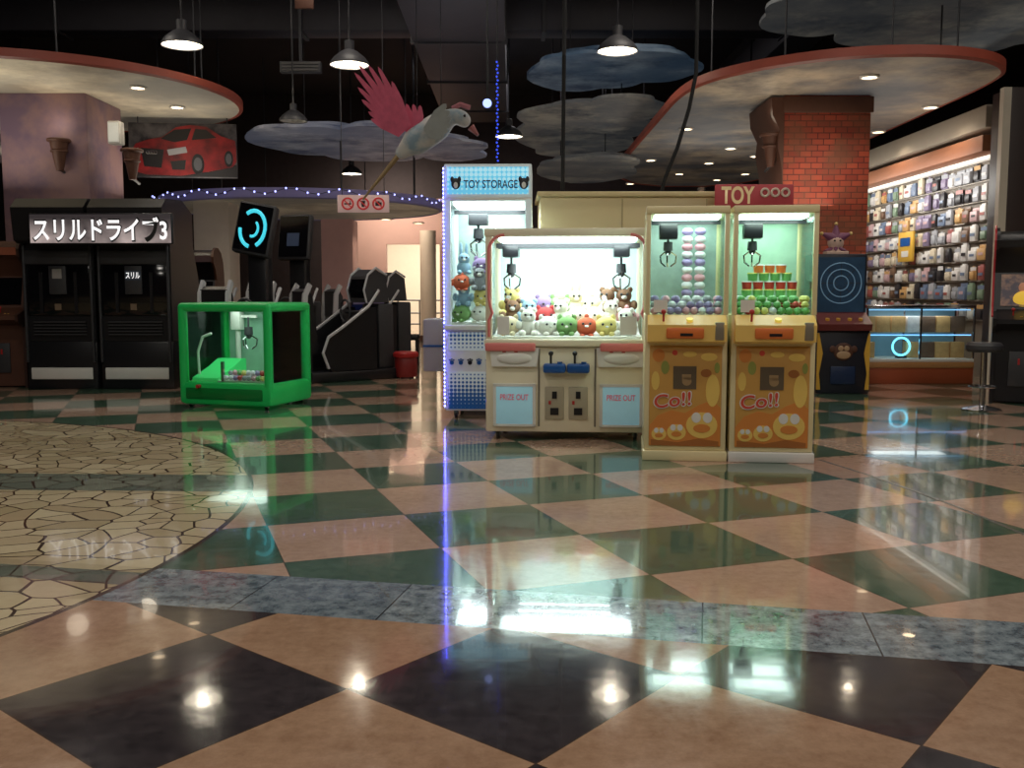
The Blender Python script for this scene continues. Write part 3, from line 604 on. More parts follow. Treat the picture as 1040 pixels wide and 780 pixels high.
# ---------------------------------------------------------------- slim machines
SLIMC=mat('slim_cream',(232,216,166),.35,var=.05); GOLD=mat('print_gold',(206,154,76),.4,var=.08); ARTY=mat('print_yellow',(236,198,100),.4); ARTO=mat('print_orange',(214,132,60),.4); ARTG=mat('print_green',(150,156,76),.4); CLOCK=mat('control_yellow',(232,190,100),.35,es=.03)
RINK=mat('red_ink',(192,66,48),.4,es=.05); ARTD=mat('print_brown',(164,100,48),.4); NBR=mat('notice_brown',(95,80,60),.5); NSY=mat('notice_symbol',(160,130,90),.5); BTY=mat('button_yellow',(250,220,90),.3,es=.4); CNM=mat('coin_metal',(150,140,120),.35,.5)
def slim(label,loc,rz,back,plinth):
    t=thing('slim_crane_machine',label,'claw machine',loc,rz); hw=.303; d=.75
    MB().box(-hw-.008,hw+.008,-.03,d,0,.075,.008).build('plinth',plinth,t)
    MB().box(-hw,hw,0,d,.075,1.09,.012).build('lower_cabinet',SLIMC,t)
    dr=MB().box(-.265,.265,-.01,0,.11,.86,.006).build('service_door',GOLD,t)
    MB().prism([(-.262,.113),(.262,.113),(.262,.4),(.2,.46),(.1,.42),(0,.36),(-.1,.38),(-.2,.34),(-.262,.26)],-.0112,-.01).build('printed_hill',ARTO,dr)
    MB().box(-.09,.08,-.014,-.01,.54,.71).build('dark_notice',NBR,dr)
    MB().cone((0.01,-.016,.6),(0.01,-.013,.6),.035,seg=14).box(-.025,.04,-.016,-.013,.61,.65).build('notice_symbol',NSY,dr)
    for cx,cz,a,b_,m_,nm in ((.17,.78,.06,.03,ARTY,'printed_cloud'),(-.2,.79,.045,.05,ARTO,'printed_leaf'),(-.15,.7,.03,.05,ARTG,'printed_leaf'),(.2,.53,.05,.12,ARTY,'printed_bush'),(.03,.8,.05,.022,ARTY,'printed_cloud'),(-.22,.6,.03,.07,ARTY,'printed_bush'),(.15,.66,.04,.03,ARTD,'printed_bird'),(-.08,.81,.02,.02,RINK,'printed_berry'),(.23,.7,.02,.04,ARTG,'printed_leaf')):
        MB().prism(el(cx,cz,a,b_),-.0125,-.01).build(nm,m_,dr)
    MB().prism([(-.25,.115),(.25,.115),(.25,.15),(.1,.17),(-.05,.14),(-.25,.16)],-.0122,-.0112).build('printed_ground',ARTD,dr)
    for cx,cz,a in ((.125,.27,.115),(-.06,.215,.07),(-.19,.2,.055)):
        f=MB().prism(el(cx,cz,a,a*.85),-.0135,-.0112).build('printed_face',ARTY,dr)
        for s in (-1,1):
            e=MB().prism(el(cx+s*a*.36,cz+a*.5,a*.3,a*.34,14),-.016,-.0135).build('printed_eye',WHITE,f)
        MB().prism(el(cx,cz-a*.2,a*.55,a*.28,14),-.016,-.0135).build('printed_muzzle',ARTO,f)
    text('Co!!',dr,-.235,.05,.385,.5,-.0165,WHITE,'lettering_outline',.05,.03)
    text('Co!!',dr,-.227,.042,.392,.493,-.0185,RINK,'lettering',.015,.03)
    MB().prism([(-.12,.9),(-.13,1.02),(0,1.09),(0,.88)],-.285,.285,'yz').build('control_deck',CLOCK,t)
    MB().box(-.15,.12,-.145,-.12,.92,1.0,.012).build('orange_coin_box',ORG,t)
    MB().box(-.05,.04,-.15,-.145,.94,.96).build('coin_slot',BLACK,t)
    MB().cone((-.17,-.08,1.04),(-.17,-.09,1.1),.008,seg=8).ball((-.17,-.09,1.115),.02,10).build('joystick',RED,t)
    MB().cone((.02,-.07,1.04),(.02,-.08,1.065),.025,seg=14).build('button',BTY,t)
    MB().box(.2,.265,-.13,-.1,.91,1.04,.006).build('coin_panel',CNM,t)
    for x in (-hw,hw-.035):
        for y in (0,d-.035): MB().box(x,x+.035,y,y+.035,1.09,1.84,.005).build('post',SLIMC,t)
    MB().box(-hw,hw,-.008,d,1.83,1.885,.008).build('top_frame',SLIMC,t)
    MB().box(-hw+.06,hw-.06,.08,d-.1,1.805,1.828).build('light_panel',GLOWC,t)
    MB().box(-hw+.035,hw-.035,d-.035,d-.02,1.09,1.83).build('back_panel',back,t)
    MB().box(-hw+.03,hw-.03,.012,.018,1.09,1.83).build('front_glass',GLASSG,t)
    for x in (-hw+.012,hw-.018): MB().box(x,x+.006,.035,d-.035,1.09,1.83).build('side_glass',GLASSG,t)
    MB().box(-hw+.04,hw-.04,.3,.33,1.77,1.8).build('gantry_rail',DGREY,t)
    MB().box(-.2,-.06,.24,.38,1.66,1.77,.01).build('claw_carriage',BLACK,t); claw(t,-.13,.31,1.68,1.52,.75)
    MB().box(-.24,-.14,.0,.012,1.11,1.2).build('instruction_card',WHITE,t)
    lightin(loc,rz,(0,.35,1.79),4,(.97,1,.97),.4,.5)
    return t
RZ=-.12
L1=(1.29,7.15,0); L2=(1.29+.632*math.cos(RZ),7.15+.632*math.sin(RZ),0)
slim('left slim cream claw machine filled with small purple balls, printed gold door',L1,RZ,INMIR,SLIMC)
slim('right slim cream claw machine with stacked prize cups and white plinth',L2,RZ,INTEAL,WHITE)
bmesh1=MB().ball((0,0,0),.028,12).torus((0,0,0),.0285,.003,'z',14,5).mesh('prize_ball',WHITE)
BC={k:mat('ball_'+k,v,.3,es=.05) for k,v in {'violet':(150,130,180),'white':(220,216,222),'pink':(214,150,166),'silver':(160,160,168),'green':(104,170,94),'yellow':(220,208,116),'red':(190,60,50),'orange':(216,110,56)}.items()}
def balls(L,cols,where,grp,rows):
    for r,(y,z,n) in enumerate(rows):
        for i in range(n):
            c=random.choice(cols); x=-.235+.47*i/(n-1)+(.01 if r%2 else 0)
            o=inst(bmesh1,'prize_ball',None,tw(L,RZ,(x,y,z)),0,BC[c]); tag(o,f'small round {c} prize ball in the pile inside the {where} slim claw machine','ball',grp)
br=[(.07,1.118,9),(.13,1.118,9),(.19,1.118,9),(.25,1.118,9),(.1,1.163,8),(.16,1.163,8),(.22,1.163,8),(.13,1.205,7),(.19,1.205,7)]
balls(L1,['violet','white','pink','silver','violet'],'left','prize balls in the left slim machine',br)
balls(L2,['green','green','yellow','white','red'],'right','prize balls in the right slim machine',br)
cap=MB().ball((0,0,0),(.045,.04,.032),12).mesh('capsule',WHITE)
for s,x in (('left',.03),('right',.13)):
    for i in range(11):
        c=['pink','white','violet','white'][i%4]
        o=inst(cap,'prize_capsule',None,tw(L1,RZ,(x,.55,1.13+i*.06)),0,BC[c]); tag(o,f'{c} capsule, {ORD[i]} from bottom of {s} column inside the left slim claw machine','capsule','stacked capsules in the left slim machine')
cup=MB().cone((0,0,0),(0,0,.055),.034,.04,14).mesh('prize_cup',WHITE); lid=MB().cone((0,0,.055),(0,0,.064),.042,.04,14).mesh('cup_lid',WHITE)
for r,nn_ in enumerate((5,5,4,3)):
    for i in range(nn_):
        c=['green','red','green','orange'][r]
        o=inst(cup,'prize_cup',None,tw(L2,RZ,(.03+(i-(nn_-1)/2)*.086,.5,1.215+r*.064)),0,BC[c]); tag(o,f'{c} prize cup, {ORD[i]} from left in {["bottom","second","third","top"][r]} layer of stack in right slim machine','cup','prize cups in the right slim machine')
        inst(lid,'lid',o,m=BC['yellow' if c=='green' else 'white'])
o=tag(MB().box(-.22,.26,-.07,.07,0,.12,.004).build('display_step',WHITE),'white display step under the prize cups inside the right slim machine','stand')
o.location=tw(L2,RZ,(.0,.5,1.095)); o.rotation_euler=(0,0,RZ)
# ---------------------------------------------------------------- large cream machine behind + toy sign
loc=(1.52,9.75,0)
t=thing('cream_machine_block','large cream machine block standing back to back behind the slim machines','game machine',loc)
MB().box(-1.24,1.24,0,1.0,.08,2.2,.02).build('body',CREAM2,t)
MB().box(-1.27,1.27,-.03,1.03,2.2,2.25,.01).build('roof_board',CREAM2,t)
for x in (-.42,.42): MB().box(x-.006,x+.006,-.006,0,.1,2.18).build('panel_seam',mat('seam_tan',(176,154,112),.5),t)
MB().box(-1.24,1.24,-.02,0,.08,.2).build('kick_board',BROWN,t)
casters(t,1.1,1.0)
MB().box(.5,1.1,-.01,0,.5,1.4).build('service_panel',WHITE,t)
a=at(727,213,9.5); b_=at(808,191,9.5)
t=thing('toy_sign','dull red sign board with pale toy lettering above the cream machine roof','sign',((a.x+b_.x)/2,9.55,2.25)); hw=(b_.x-a.x)/2
MB().box(-hw,hw,0,.03,-.2,.05,.01).build('board',mat('toy_sign_red',(176,60,66),.5,es=.06),t)
text('TOY',t,-hw+.06,.0,-.14,.03,-.006,mat('toy_yellow',(234,204,150),.5,es=.12),off=.03)
for k in range(3): MB().torus((.1+k*.1,-.008,-.03),.036,.012,'y',16,6).build('printed_ring',mat('ring_cream',(220,200,180),.5),t)
MB().box(-hw+.1,hw-.1,.03,.16,-.02,-.0).build('bracket',DGREY,t)
# ---------------------------------------------------------------- green mini crane
p=onp(234,413); loc=(p.x,10.3,0); rz=-.3
t=thing('mini_crane_machine','low bright green framed crane machine with glass sides and rounded corners','claw machine',loc,rz)
hw=.57; d=.9; r=.048
MB().box(-hw,hw,0,d,.035,.28,.05).build('base_tray',GREEN,t)
MB().box(-hw+.1,hw-.1,-.012,0,.1,.22,.01).build('base_panel',GREEND,t)
for x in (-hw+r,hw-r):
    for y in (r,d-r): MB().cone((x,y,.2),(x,y,1.1),r,seg=14).build('corner_post',GREEN,t)
zt=1.09
for a_,b2 in (((-hw+r,r),(hw-r,r)),((hw-r,r),(hw-r,d-r)),((hw-r,d-r),(-hw+r,d-r)),((-hw+r,d-r),(-hw+r,r))):
    MB().cone((a_[0],a_[1],zt),(b2[0],b2[1],zt),r,seg=14).ball((a_[0],a_[1],zt),r*1.02,12).build('top_rail',GREEN,t)
MB().box(-hw+r,hw-r,r,d-r,zt+.01,zt+.03).build('roof_panel',SMOKE,t)
MB().box(-hw+.08,hw-.08,.035,.043,.28,1.05).build('front_glass',GLASSR,t)
for x in (-hw+.045,hw-.053): MB().box(x,x+.008,.08,d-.08,.28,1.05).build('side_glass',GLASSR,t)
MB().box(-hw+.08,hw-.08,d-.05,d-.03,.28,1.05).build('rear_panel',mat('pale_green_panel',(130,176,150),.35,es=.08,var=.5,scale=3),t)
MB().prism([(.1,.28),(.66,.28),(.66,.5),(.58,.5),(.4,.42),(.1,.32)],-.46,-.14,'yz').build('prize_ramp',GREENL,t)
MB().box(-hw+.1,hw-.1,.1,d-.1,.275,.295).build('toy_bed',WHITE,t)
MB().cone((-.3,.76,.28),(-.3,.76,1.03),.03,seg=12).box(-.36,-.24,.7,.8,.82,1.03,.01).box(-.3,-.05,.74,.77,.96,.99).build('crane_mast',WHITE,t)
MB().tube([(-.44,.2,.34),(-.45,.2,.6),(-.4,.22,.76),(-.3,.24,.8)],.014,8).build('white_guard_tube',WHITE,t)
claw(t,-.06,.6,.97,.7,1.0)
MB().box(-.1,-.07,.1,.13,.28,.5).build('divider_rod',CHROME,t)
MB().box(-.3,.3,.35,.5,1.045,1.065).build('light_panel',mat('mini_lamp',(240,250,255),.5,es=1.4),t)
MB().cone((-.3,-.05,.24),(-.3,0,.24),.02,seg=10).build('button',RED,t)
casters(t,hw-.1,d,.018)
lightin(loc,rz,(0,.4,1.04),5,(.85,1,.9),.7,.6)
for i in range(70):
    r_,cc=divmod(i,10); x=-.06+.54*cc/9+(.02 if r_%2 else 0); y=.14+(r_ if r_<5 else r_-5+.5)*.11; z=.325 if r_<5 else .372
    c=['white','violet','silver','pink','yellow','white','red','silver','green'][(i*5)%9]
    o=inst(bmesh1,'small_toy_ball',None,tw(loc,rz,(x*.93,y,z)),0,BC[c]); tag(o,f'small {c} toy ball lying inside the low green crane machine','ball','small toys in the green crane machine')
# ---------------------------------------------------------------- twin racing cabinets (left)
RW=mat('sign_white',(250,246,246),.5,es=1.0)
for nm,xa_,xb_ in (('left black racing cabinet under the white lettered sign, white base plate',28,101),('right black racing cabinet under the white lettered sign, small lit display',103,178)):
    A=at(xa_,390,12.4).x; Bx=at(xb_,390,12.4).x; cx=(A+Bx)/2; hw=(Bx-A)/2-.01
    t=thing('racing_cabinet',nm,'arcade machine',(cx,12.4,0))
    MB().box(-hw,hw,0,1.3,.0,.62,.02).build('base',BLACK,t)
    MB().prism([(.0,.62),(.0,1.86),(.9,1.86),(1.3,.9),(1.3,.62)],-hw,hw,'yz').build('monitor_housing',BLACK,t)
    MB().box(-hw+.06,hw-.06,-.03,0,.13,.28,.01).build('base_plate',WHITE,t,'white base plate')
    MB().box(-hw+.05,hw-.05,-.02,0,.95,1.6,.015).build('screen',SCREEN,t)
    MB().box(-hw+.03,hw-.03,-.03,0,1.6,1.78,.01).build('speaker_grille',DGREY,t)
    for k in range(5): MB().box(-hw+.12,hw-.12,-.03,0,.7+k*.04,.715+k*.04).build('vent_slat',DGREY,t)
    for x in (-hw+.015,hw-.045): MB().box(x,x+.03,-.05,0,.35,1.84,.008).build('side_trim',DGREY,t)
    MB().box(-.11,.11,-.045,-.02,1.22,1.58,.01).build('centre_panel',DGREY,t)
    for s in (-1,1): MB().box(s*.22-.02,s*.22+.02,-.032,-.02,.98,1.5).build('screen_mullion',BLACK,t)
    if xa_>100:
        MB().box(-.1,.1,-.05,-.045,1.4,1.52).build('lit_display',mat('display_dim',(40,46,54),.5,es=.3),t)
        text('スリル',t,-.09,.09,1.42,1.5,-.053,RW)
    else: MB().box(-.06,.06,-.05,-.045,1.42,1.54).build('sticker',mat('sticker_grey',(150,145,140),.5),t)
    MB().box(-.05,.03,-.034,-.02,1.02,1.1).build('notice_sticker',mat('notice_tan',(120,100,80),.5),t)
    MB().prism([(-.12,1.86),(-.2,1.9),(-.25,2.3),(-.1,2.42),(.5,2.45),(.9,2.3),(.9,1.86)],-hw,hw,'yz').build('header_hood',BLACK,t)
A=at(31,235,12.1); Bx=at(176,235,12.1)
t=thing('racing_sign','backlit pinkish sign with white lettering across both racing cabinets','sign',((A.x+Bx.x)/2,12.1,0)); hw=(Bx.x-A.x)/2
MB().box(-hw,hw,-.04,.04,1.84,2.22,.01).build('light_box',BLACK,t)
def sgn():
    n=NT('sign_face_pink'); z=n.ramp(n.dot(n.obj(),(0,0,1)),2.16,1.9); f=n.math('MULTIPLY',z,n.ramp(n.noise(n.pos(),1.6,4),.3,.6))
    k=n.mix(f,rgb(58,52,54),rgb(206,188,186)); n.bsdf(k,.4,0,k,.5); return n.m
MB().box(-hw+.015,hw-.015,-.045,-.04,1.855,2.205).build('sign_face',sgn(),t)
text('スリルドライブ3',t,-hw+.04,hw-.04,1.862,2.195,-.048,mat('sign_outline',(30,30,32),.5),'lettering_outline',.05)
text('スリルドライブ3',t,-hw+.06,hw-.06,1.885,2.17,-.054,RW,'lettering',.02)
# ---------------------------------------------------------------- driving games
RAILW=mat('rail_white',(200,200,204),.35)
def driving(label,loc,rz,ringm,seatcol,s_=.8,lift=0,zs=1):
    t=thing('driving_game',label,'arcade machine',loc,rz); t.scale=(s_,s_,zs)
    MB().box(-.38,.38,-.1,1.55,0,.16,.04).build('platform',BLACK,t)
    MB().box(-.3,.3,-.115,-.1,.05,.12).build('platform_plate',WHITE,t)
    MB().prism([(.0,.16),(.0,.4),(.32,.42),(.4,.5),(.1,.55),(.02,1.2),(-.06,1.32),(-.14,1.28),(-.14,1.0),(-.12,.16)],-.22,.22,'yz').build('seat',seatcol,t)
    MB().prism([(-.16,.4),(-.19,.9),(-.16,1.24),(-.06,1.4),(-.0,1.36),(-.08,1.22),(-.1,.9),(-.08,.4)],-.25,-.2,'yz').build('seat_edge',RAILW,t)
    MB().prism([(-.16,.4),(-.19,.9),(-.16,1.24),(-.06,1.4),(-.0,1.36),(-.08,1.22),(-.1,.9),(-.08,.4)],.2,.25,'yz').build('seat_edge',RAILW,t)
    for s in (-1,1):
        MB().prism([(.25,.16),(.12,.4),(.2,.62),(.5,.78),(.95,1.05),(1.1,1.05),(1.1,.16)],s*.36-.02,s*.36+.02,'yz').build('side_panel',BLACK,t)
        MB().tube([(s*.385,.2,.2),(s*.385,.1,.42),(s*.385,.2,.64),(s*.385,.5,.8),(s*.385,.95,1.07),(s*.385,1.15,1.3)],.024,6).build('white_edge_trim',RAILW,t)
    MB().box(-.3,.3,.8,1.1,.16,1.0,.03).build('dashboard',BLACK,t)
    MB().torus((0,.72,1.0),.16,.018,'y',24,8).cone((0,.72,1.0),(0,.85,.98),.03,seg=10).box(-.15,.15,.71,.73,.99,1.01).build('steering_wheel',DGREY,t)
    MT=Matrix.Translation((0,1.1,1.6+lift))@Matrix.Rotation(.16 if ringm else 0,4,'Y')@Matrix.Rotation(-.2,4,'X')@Matrix.Translation((0,-1.1,-1.6))
    if ringm or lift>0:
        h=MB().box(-.32,.32,1.02,1.16,1.3,2.0,.04,M=MT).build('monitor_housing',DGREY,t)
        MB().box(-.28,.28,1.005,1.02,1.34,1.96,M=MT).build('screen',SCREEN,h)
    else:
        h=MB().prism([(.98,1.12),(.93,1.3),(1.0,1.5),(1.15,1.6),(1.35,1.5),(1.4,1.12)],-.28,.28,'yz').build('curved_monitor_hood',DGREY,t)
        MB().prism([(.97,1.16),(.925,1.3),(.98,1.46),(1.0,1.46),(.95,1.3),(.99,1.16)],-.23,.23,'yz').build('screen',SCREEN,h)
        for s in (-1,1): MB().tube([(s*.285,.97,1.12),(s*.285,.92,1.3),(s*.285,1.0,1.52),(s*.285,1.15,1.62),(s*.285,1.36,1.52)],.018,6).build('white_hood_edge',RAILW,h)
    if ringm:
        arc=lambda R,a0,a1:[MT@Vector((R*math.cos(math.radians(a0+(a1-a0)*k/12)),.995,1.64+1.15*R*math.sin(math.radians(a0+(a1-a0)*k/12)))) for k in range(13)]
        MB().tube(arc(.21,-60,130),.026,8).build('screen_arc',ringm,h,'glowing cyan arc on the screen')
        MB().tube(arc(.21,185,265),.026,8).build('screen_arc',ringm,h,'glowing cyan arc on the screen')
        MB().tube(arc(.09,-100,60),.018,8).build('inner_arc',ringm,h)
    elif lift>0:
        MB().box(-.12,.12,.995,1.003,1.5,1.7,M=MT).build('screen_glow',mat('dim_blue_picture',(44,58,84),.4,es=.15),h)
    if ringm or lift>0: MB().box(-.16,.16,1.12,1.35,.16,1.45+lift,.03).build('monitor_stand',BLACK,t)
    MB().box(-.28,.28,1.2,1.5,.16,1.1,.03).build('rear_cover',DGREY,t)
    return t
CY=mat('cyan_display',(60,195,215),.4,es=1.0)
driving('driving game with glowing tilted cyan arc on its tall dark screen',(at(243,300,12.9).x,12.0,0),-.25,CY,BLACK,.85,.42)
driving('driving game just right of the cyan arc screen with raised monitor',(at(285,300,15).x,14.0,0),-.3,None,DGREY,.85,.42)
driving('driving game in the middle of the row with white edged hood',(at(322,300,14.2).x,13.4,0),-.9,None,BLACK,.85,.0,.98)
driving('driving game farthest back beside the bright corridor',(at(350,300,16.4).x,15.6,0),-.9,None,DGREY,.85,.0,.98)
# ---------------------------------------------------------------- upright cabinets
def upright(label,loc,rz,w,sc,bodym,sidem,screenm,marqm,name='arcade_cabinet'):
    t=thing(name,label,'arcade machine',loc,rz); t.scale=(1,1,sc)
    prof=[(0,0),(0,.82),(-.22,.9),(-.24,.98),(.04,1.06),(.14,1.5),(.06,1.66),(-.08,1.76),(-.1,1.86),(-.04,1.95),(.1,2.01),(.3,2.01),(.5,1.94),(.64,1.8),(.7,1.6),(.7,0)]
    inner=[(.03,.02),(.03,.84),(-.18,.92),(-.18,.97),(.08,1.08),(.18,1.5),(.1,1.68),(-.03,1.78),(-.05,1.86),(.0,1.92),(.12,1.97),(.3,1.97),(.48,1.9),(.6,1.78),(.66,1.6),(.67,.02)]
    hw=w/2
    MB().prism(inner,-hw+.03,hw-.03,'yz').build('body',bodym,t)
    for s in (-1,1): MB().prism(prof,s*hw-(.035 if s>0 else 0),s*hw+(0 if s>0 else .035),'yz').build('side_panel',sidem,t)
    sc_=MB().prism([(.075,1.12),(.155,1.48),(.175,1.48),(.095,1.12)],-hw+.07,hw-.07,'yz').build('screen',screenm,t)
    if marqm: MB().box(-hw+.04,hw-.04,-.07,-.04,1.78,1.88).build('marquee',marqm,t)
    for x in (-.12,.08):
        MB().cone((x,-.07,1.0),(x,-.08,1.07),.008,seg=6).ball((x,-.08,1.08),.02,8).build('joystick',RED,t)
    for x in (-.04,0,.15,.19): MB().cone((x,-.1,.985),(x,-.1,1.005),.014,seg=8).build('button',YEL,t)
    c=MB().box(-.14,.14,.01,.03,.2,.6,.005).build('coin_door',DGREY,t)
    for x in (-.04,.04): MB().box(x-.01,x+.01,0,.01,.45,.52).build('coin_slot',RED,c)
    return t,sc_
WARM=two('warm_screen',(52,44,52),(150,110,80),5,.4,.62,.3,es=.45)
RTUBE=mat('red_tube_dim',(150,40,44),.4,es=.2); BTUBE=mat('blue_tube_dim',(60,80,190),.4,es=.6)
t,sc_=upright('black curved top arcade cabinet with warm glowing screen at the right edge',(at(1030,400,10.9).x,10.75,0),-.45,.64,.98,BLACK,BLACK,WARM,None)
MB().ball((-.02,.09,1.2),(.11,.02,.09),14).build('yellow_screen_figure',mat('screen_yellow',(220,176,60),.5,es=.6),sc_)
MB().ball((-.03,.11,1.33),(.045,.02,.055),12).build('screen_figure_head',mat('screen_skin',(176,120,90),.5,es=.4),sc_)
e_=[(-.1,1.0),(.03,1.1),(.12,1.5),(.04,1.66),(-.1,1.76),(-.12,1.86),(-.05,1.97),(.1,2.03),(.3,2.03)]
MB().tube([(-.33,a,b) for a,b in e_],.012,6).build('red_edge_light',RTUBE,t)
MB().tube([(.33,a,b) for a,b in e_],.012,6).build('blue_edge_light',BTUBE,t)
upright('dark brown arcade cabinet cut off by the left photo edge',(at(0,390,12.6).x,12.6,0),.1,.7,.97,BROWN,mat('dark_brown_side',(60,36,30),.5),SCREEN,mat('marquee_brown',(120,62,40),.5,es=.1))
upright('dark blue far arcade cabinet left of the bright corridor',(at(376,340,20.5).x,20.5,0),.3,.8,.55,mat('dark_blue',(28,34,70),.4),BLACK,mat('blue_screen',(60,80,160),.3,es=.4),LILAC)
upright('black cabinet half hidden behind the green crane machine',(at(196,340,14.5).x,14.5,0),.1,.7,.95,BLACK,BROWN,SCREEN,mat('marquee_dim',(70,50,50),.5,es=.1))
# ---------------------------------------------------------------- ball game cabinet by brick pillar
loc=(at(855,400,11.85).x,11.85,0); t=thing('target_game_cabinet','dark blue and yellow game cabinet with ring target before the brick pillar','arcade machine',loc,-.04)
hw=.32
DB=mat('cabinet_navy',(26,28,40),.4)
MB().box(-hw,hw,0,.7,0,.82,.015).build('lower_body',DB,t)
MB().box(-hw,hw,.2,.7,.82,1.72,.015).build('upper_body',DB,t)
MB().box(-hw+.03,hw-.03,.19,.2,1.0,1.68).build('play_panel',mat('play_panel_blue',(34,58,80),.3,es=.15,var=.5),t)
for r_ in (.25,.17,.09): MB().torus((0,.185,1.36),r_,.007,'y',30,6).build('target_ring',mat('ring_blue%d'%int(r_*100),(110,145,172),.4,es=.2),t)
for k in range(8): a_=k*PI/4; MB().cone((.05*math.cos(a_),.186,1.36+.05*math.sin(a_)),(.26*math.cos(a_),.186,1.36+.26*math.sin(a_)),.004,seg=5).build('target_spoke',DGREY,t)
MB().prism([(-.06,.78),(-.08,.86),(.2,1.0),(.2,.8)],-hw,hw,'yz').build('control_shelf',mat('shelf_dark_red',(100,34,34),.4),t)
for x in (-.2,-.07,.07,.2): MB().cone((x,.02,.88),(x,.01,.93),.025,seg=10).build('button',YEL,t)
for s in (-1,1): MB().prism([(s*hw,.05),(s*(hw-.05),.05),(s*(hw-.03),.25),(s*(hw-.07),.5),(s*(hw-.02),.75),(s*hw,.75)],-.012,0).build('yellow_side_flame',YEL,t)
f=MB().ball((0,-.005,.52),(.12,.015,.11),16).ball((-.13,-.005,.55),(.04,.012,.045),10).ball((.13,-.005,.55),(.04,.012,.045),10).build('painted_ape_head',BROWN,t)
MB().ball((0,-.018,.48),(.085,.01,.05),12).ball((-.035,-.016,.56),(.035,.008,.035),10).ball((.035,-.016,.56),(.035,.008,.035),10).build('painted_ape_face',mat('ape_face',(185,152,116),.5),f)
MB().box(-.15,.15,-.012,0,.12,.34,.01).build('ticket_door',mat('ticket_blue',(24,44,80),.4),t)
f=MB().ball((-.02,.4,1.87),(.1,.09,.1),14).box(-.15,.12,.3,.5,1.71,1.76,.01).cone((-.02,.4,1.74),(-.02,.4,1.82),.1,.05,12).build('jester_head',mat('topper_skin',(196,166,150),.6,es=.05),t)
JH=mat('jester_hat_purple',(110,60,90),.6,es=.04); JB=mat('jester_bell',(210,180,110),.4)
for a_ in ((-.02,.4,2.1),(-.2,.38,1.98),(.16,.38,1.98)):
    h_=MB().cone((-.02+(a_[0]+.02)*.15,.4,1.92),a_,.075,.012,12).build('jester_hat_horn',JH,f); MB().ball(a_,.024,8).build('bell',JB,h_)
for k in range(7): a_=k*2*PI/7; MB().cone((-.02+.06*math.cos(a_),.4+.06*math.sin(a_),1.79),(-.02+.15*math.cos(a_),.4+.13*math.sin(a_),1.765),.03,.004,6).build('collar_point',JH,f)
for s in (-1,1): MB().ball((-.02+s*.035,.315,1.89),.014,8).build('jester_eye',BLACK,f)
# ---------------------------------------------------------------- stools
p=onp(995,415); t=thing('bar_stool','black round bar stool with chrome base beside the right cabinet','stool',(p.x-.03,p.y-.1,0))
MB().lathe([(0,.62),(.16,.62),(.185,.65),(.185,.69),(.16,.72),(0,.725)]).build('seat',DGREY,t)
MB().cone((0,0,.03),(0,0,.62),.028,seg=14).build('pole',CHROME,t)
MB().lathe([(0,.0),(.2,.0),(.2,.012),(.05,.05),(0,.05)]).build('base',CHROME,t)
MB().torus((0,0,.25),.13,.01,'z',24,6).cone((-.13,0,.25),(.13,0,.25),.007,seg=6).build('foot_ring',CHROME,t)
p=onp(411,385); tt=thing('red_stool','round red stool on the floor between driving games and tall machine','stool',(p.x,p.y+.2,0))
MB().lathe([(0,.02),(.15,.02),(.165,.05),(.165,.27),(.15,.3),(0,.3)]).build('drum_body',mat('stool_red_dark',(130,30,30),.45),tt); MB().lathe([(0,.3),(.17,.3),(.185,.32),(.185,.36),(.16,.385),(0,.39)]).build('cushion',RED,tt)
for k in range(4): a_=k*PI/2+.7; MB().cone((.11*math.cos(a_),.11*math.sin(a_),0),(.11*math.cos(a_),.11*math.sin(a_),.03),.02,seg=8).build('foot',BLACK,tt)
p=onp(411,370); tt=thing('low_stool','black padded low stool standing behind the red stool','stool',(p.x+.05,p.y,0))
MB().box(-.2,.2,-.2,.2,.42,.52,.03).build('seat',BLACK,tt)
for x in (-.17,.17):
    for y in (-.17,.17): MB().cone((x,y,0),(x,y,.43),.018,seg=8).build('leg',DGREY,tt)
p=at(434,300,24); tt=thing('round_column','pale round column at the corridor opening far behind','pillar',(p.x,24.3,0))
MB().cone((0,0,.0),(0,0,2.75),.2,seg=24).build('shaft',mat('column_pale',(225,205,180),.5),tt); MB().cone((0,0,0),(0,0,.15),.25,seg=24).build('plinth',BROWN,tt)
tt=thing('handrail','thin metal handrail across the far corridor opening','railing',((x0+x1)/2,26.6,0)); wv=(x1-x0)/2+.5
for z in (.35,.65,1.0): MB().cone((-wv,0,z),(wv,0,z),.02,seg=8).build('rail',DGREY,tt)
for k in range(5): MB().cone((-wv+k*wv/2,0,0),(-wv+k*wv/2,0,1.0),.02,seg=8).build('post',DGREY,tt)
# ---------------------------------------------------------------- shop
XW=6.8; Y0=13.3; Y1=18.8
struct(MB().box(XW,XW+.1,Y0-1,Y1,0,3.85).build('wall_shop',mat('shop_wall_grey',(118,108,96),.6)))
struct(MB().box(4.9,XW,Y1,Y1+.1,0,3.85).build('wall_shop_back',mat('shop_wall_back',(130,104,80),.6)))
t=thing('shop_fascia','white shop fascia with orange band above the product wall','shop sign',(XW-.3,(Y0+Y1)/2,3.05)); hy=(Y1-Y0)/2-.02
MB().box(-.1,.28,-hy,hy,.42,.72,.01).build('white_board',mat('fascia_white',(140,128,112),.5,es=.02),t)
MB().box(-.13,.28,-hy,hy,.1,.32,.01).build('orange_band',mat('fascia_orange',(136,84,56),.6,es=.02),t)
MB().box(.1,.2,-hy+.1,hy-.1,.04,.09).build('tube_light',TUBE,t)
light('AREA',(XW-1.0,(Y0+Y1)/2,2.9),48,(1,.97,.9),.3,(0,math.radians(-75),0),4.5)  # unseen light added to brighten the product wall, turned away from the floor
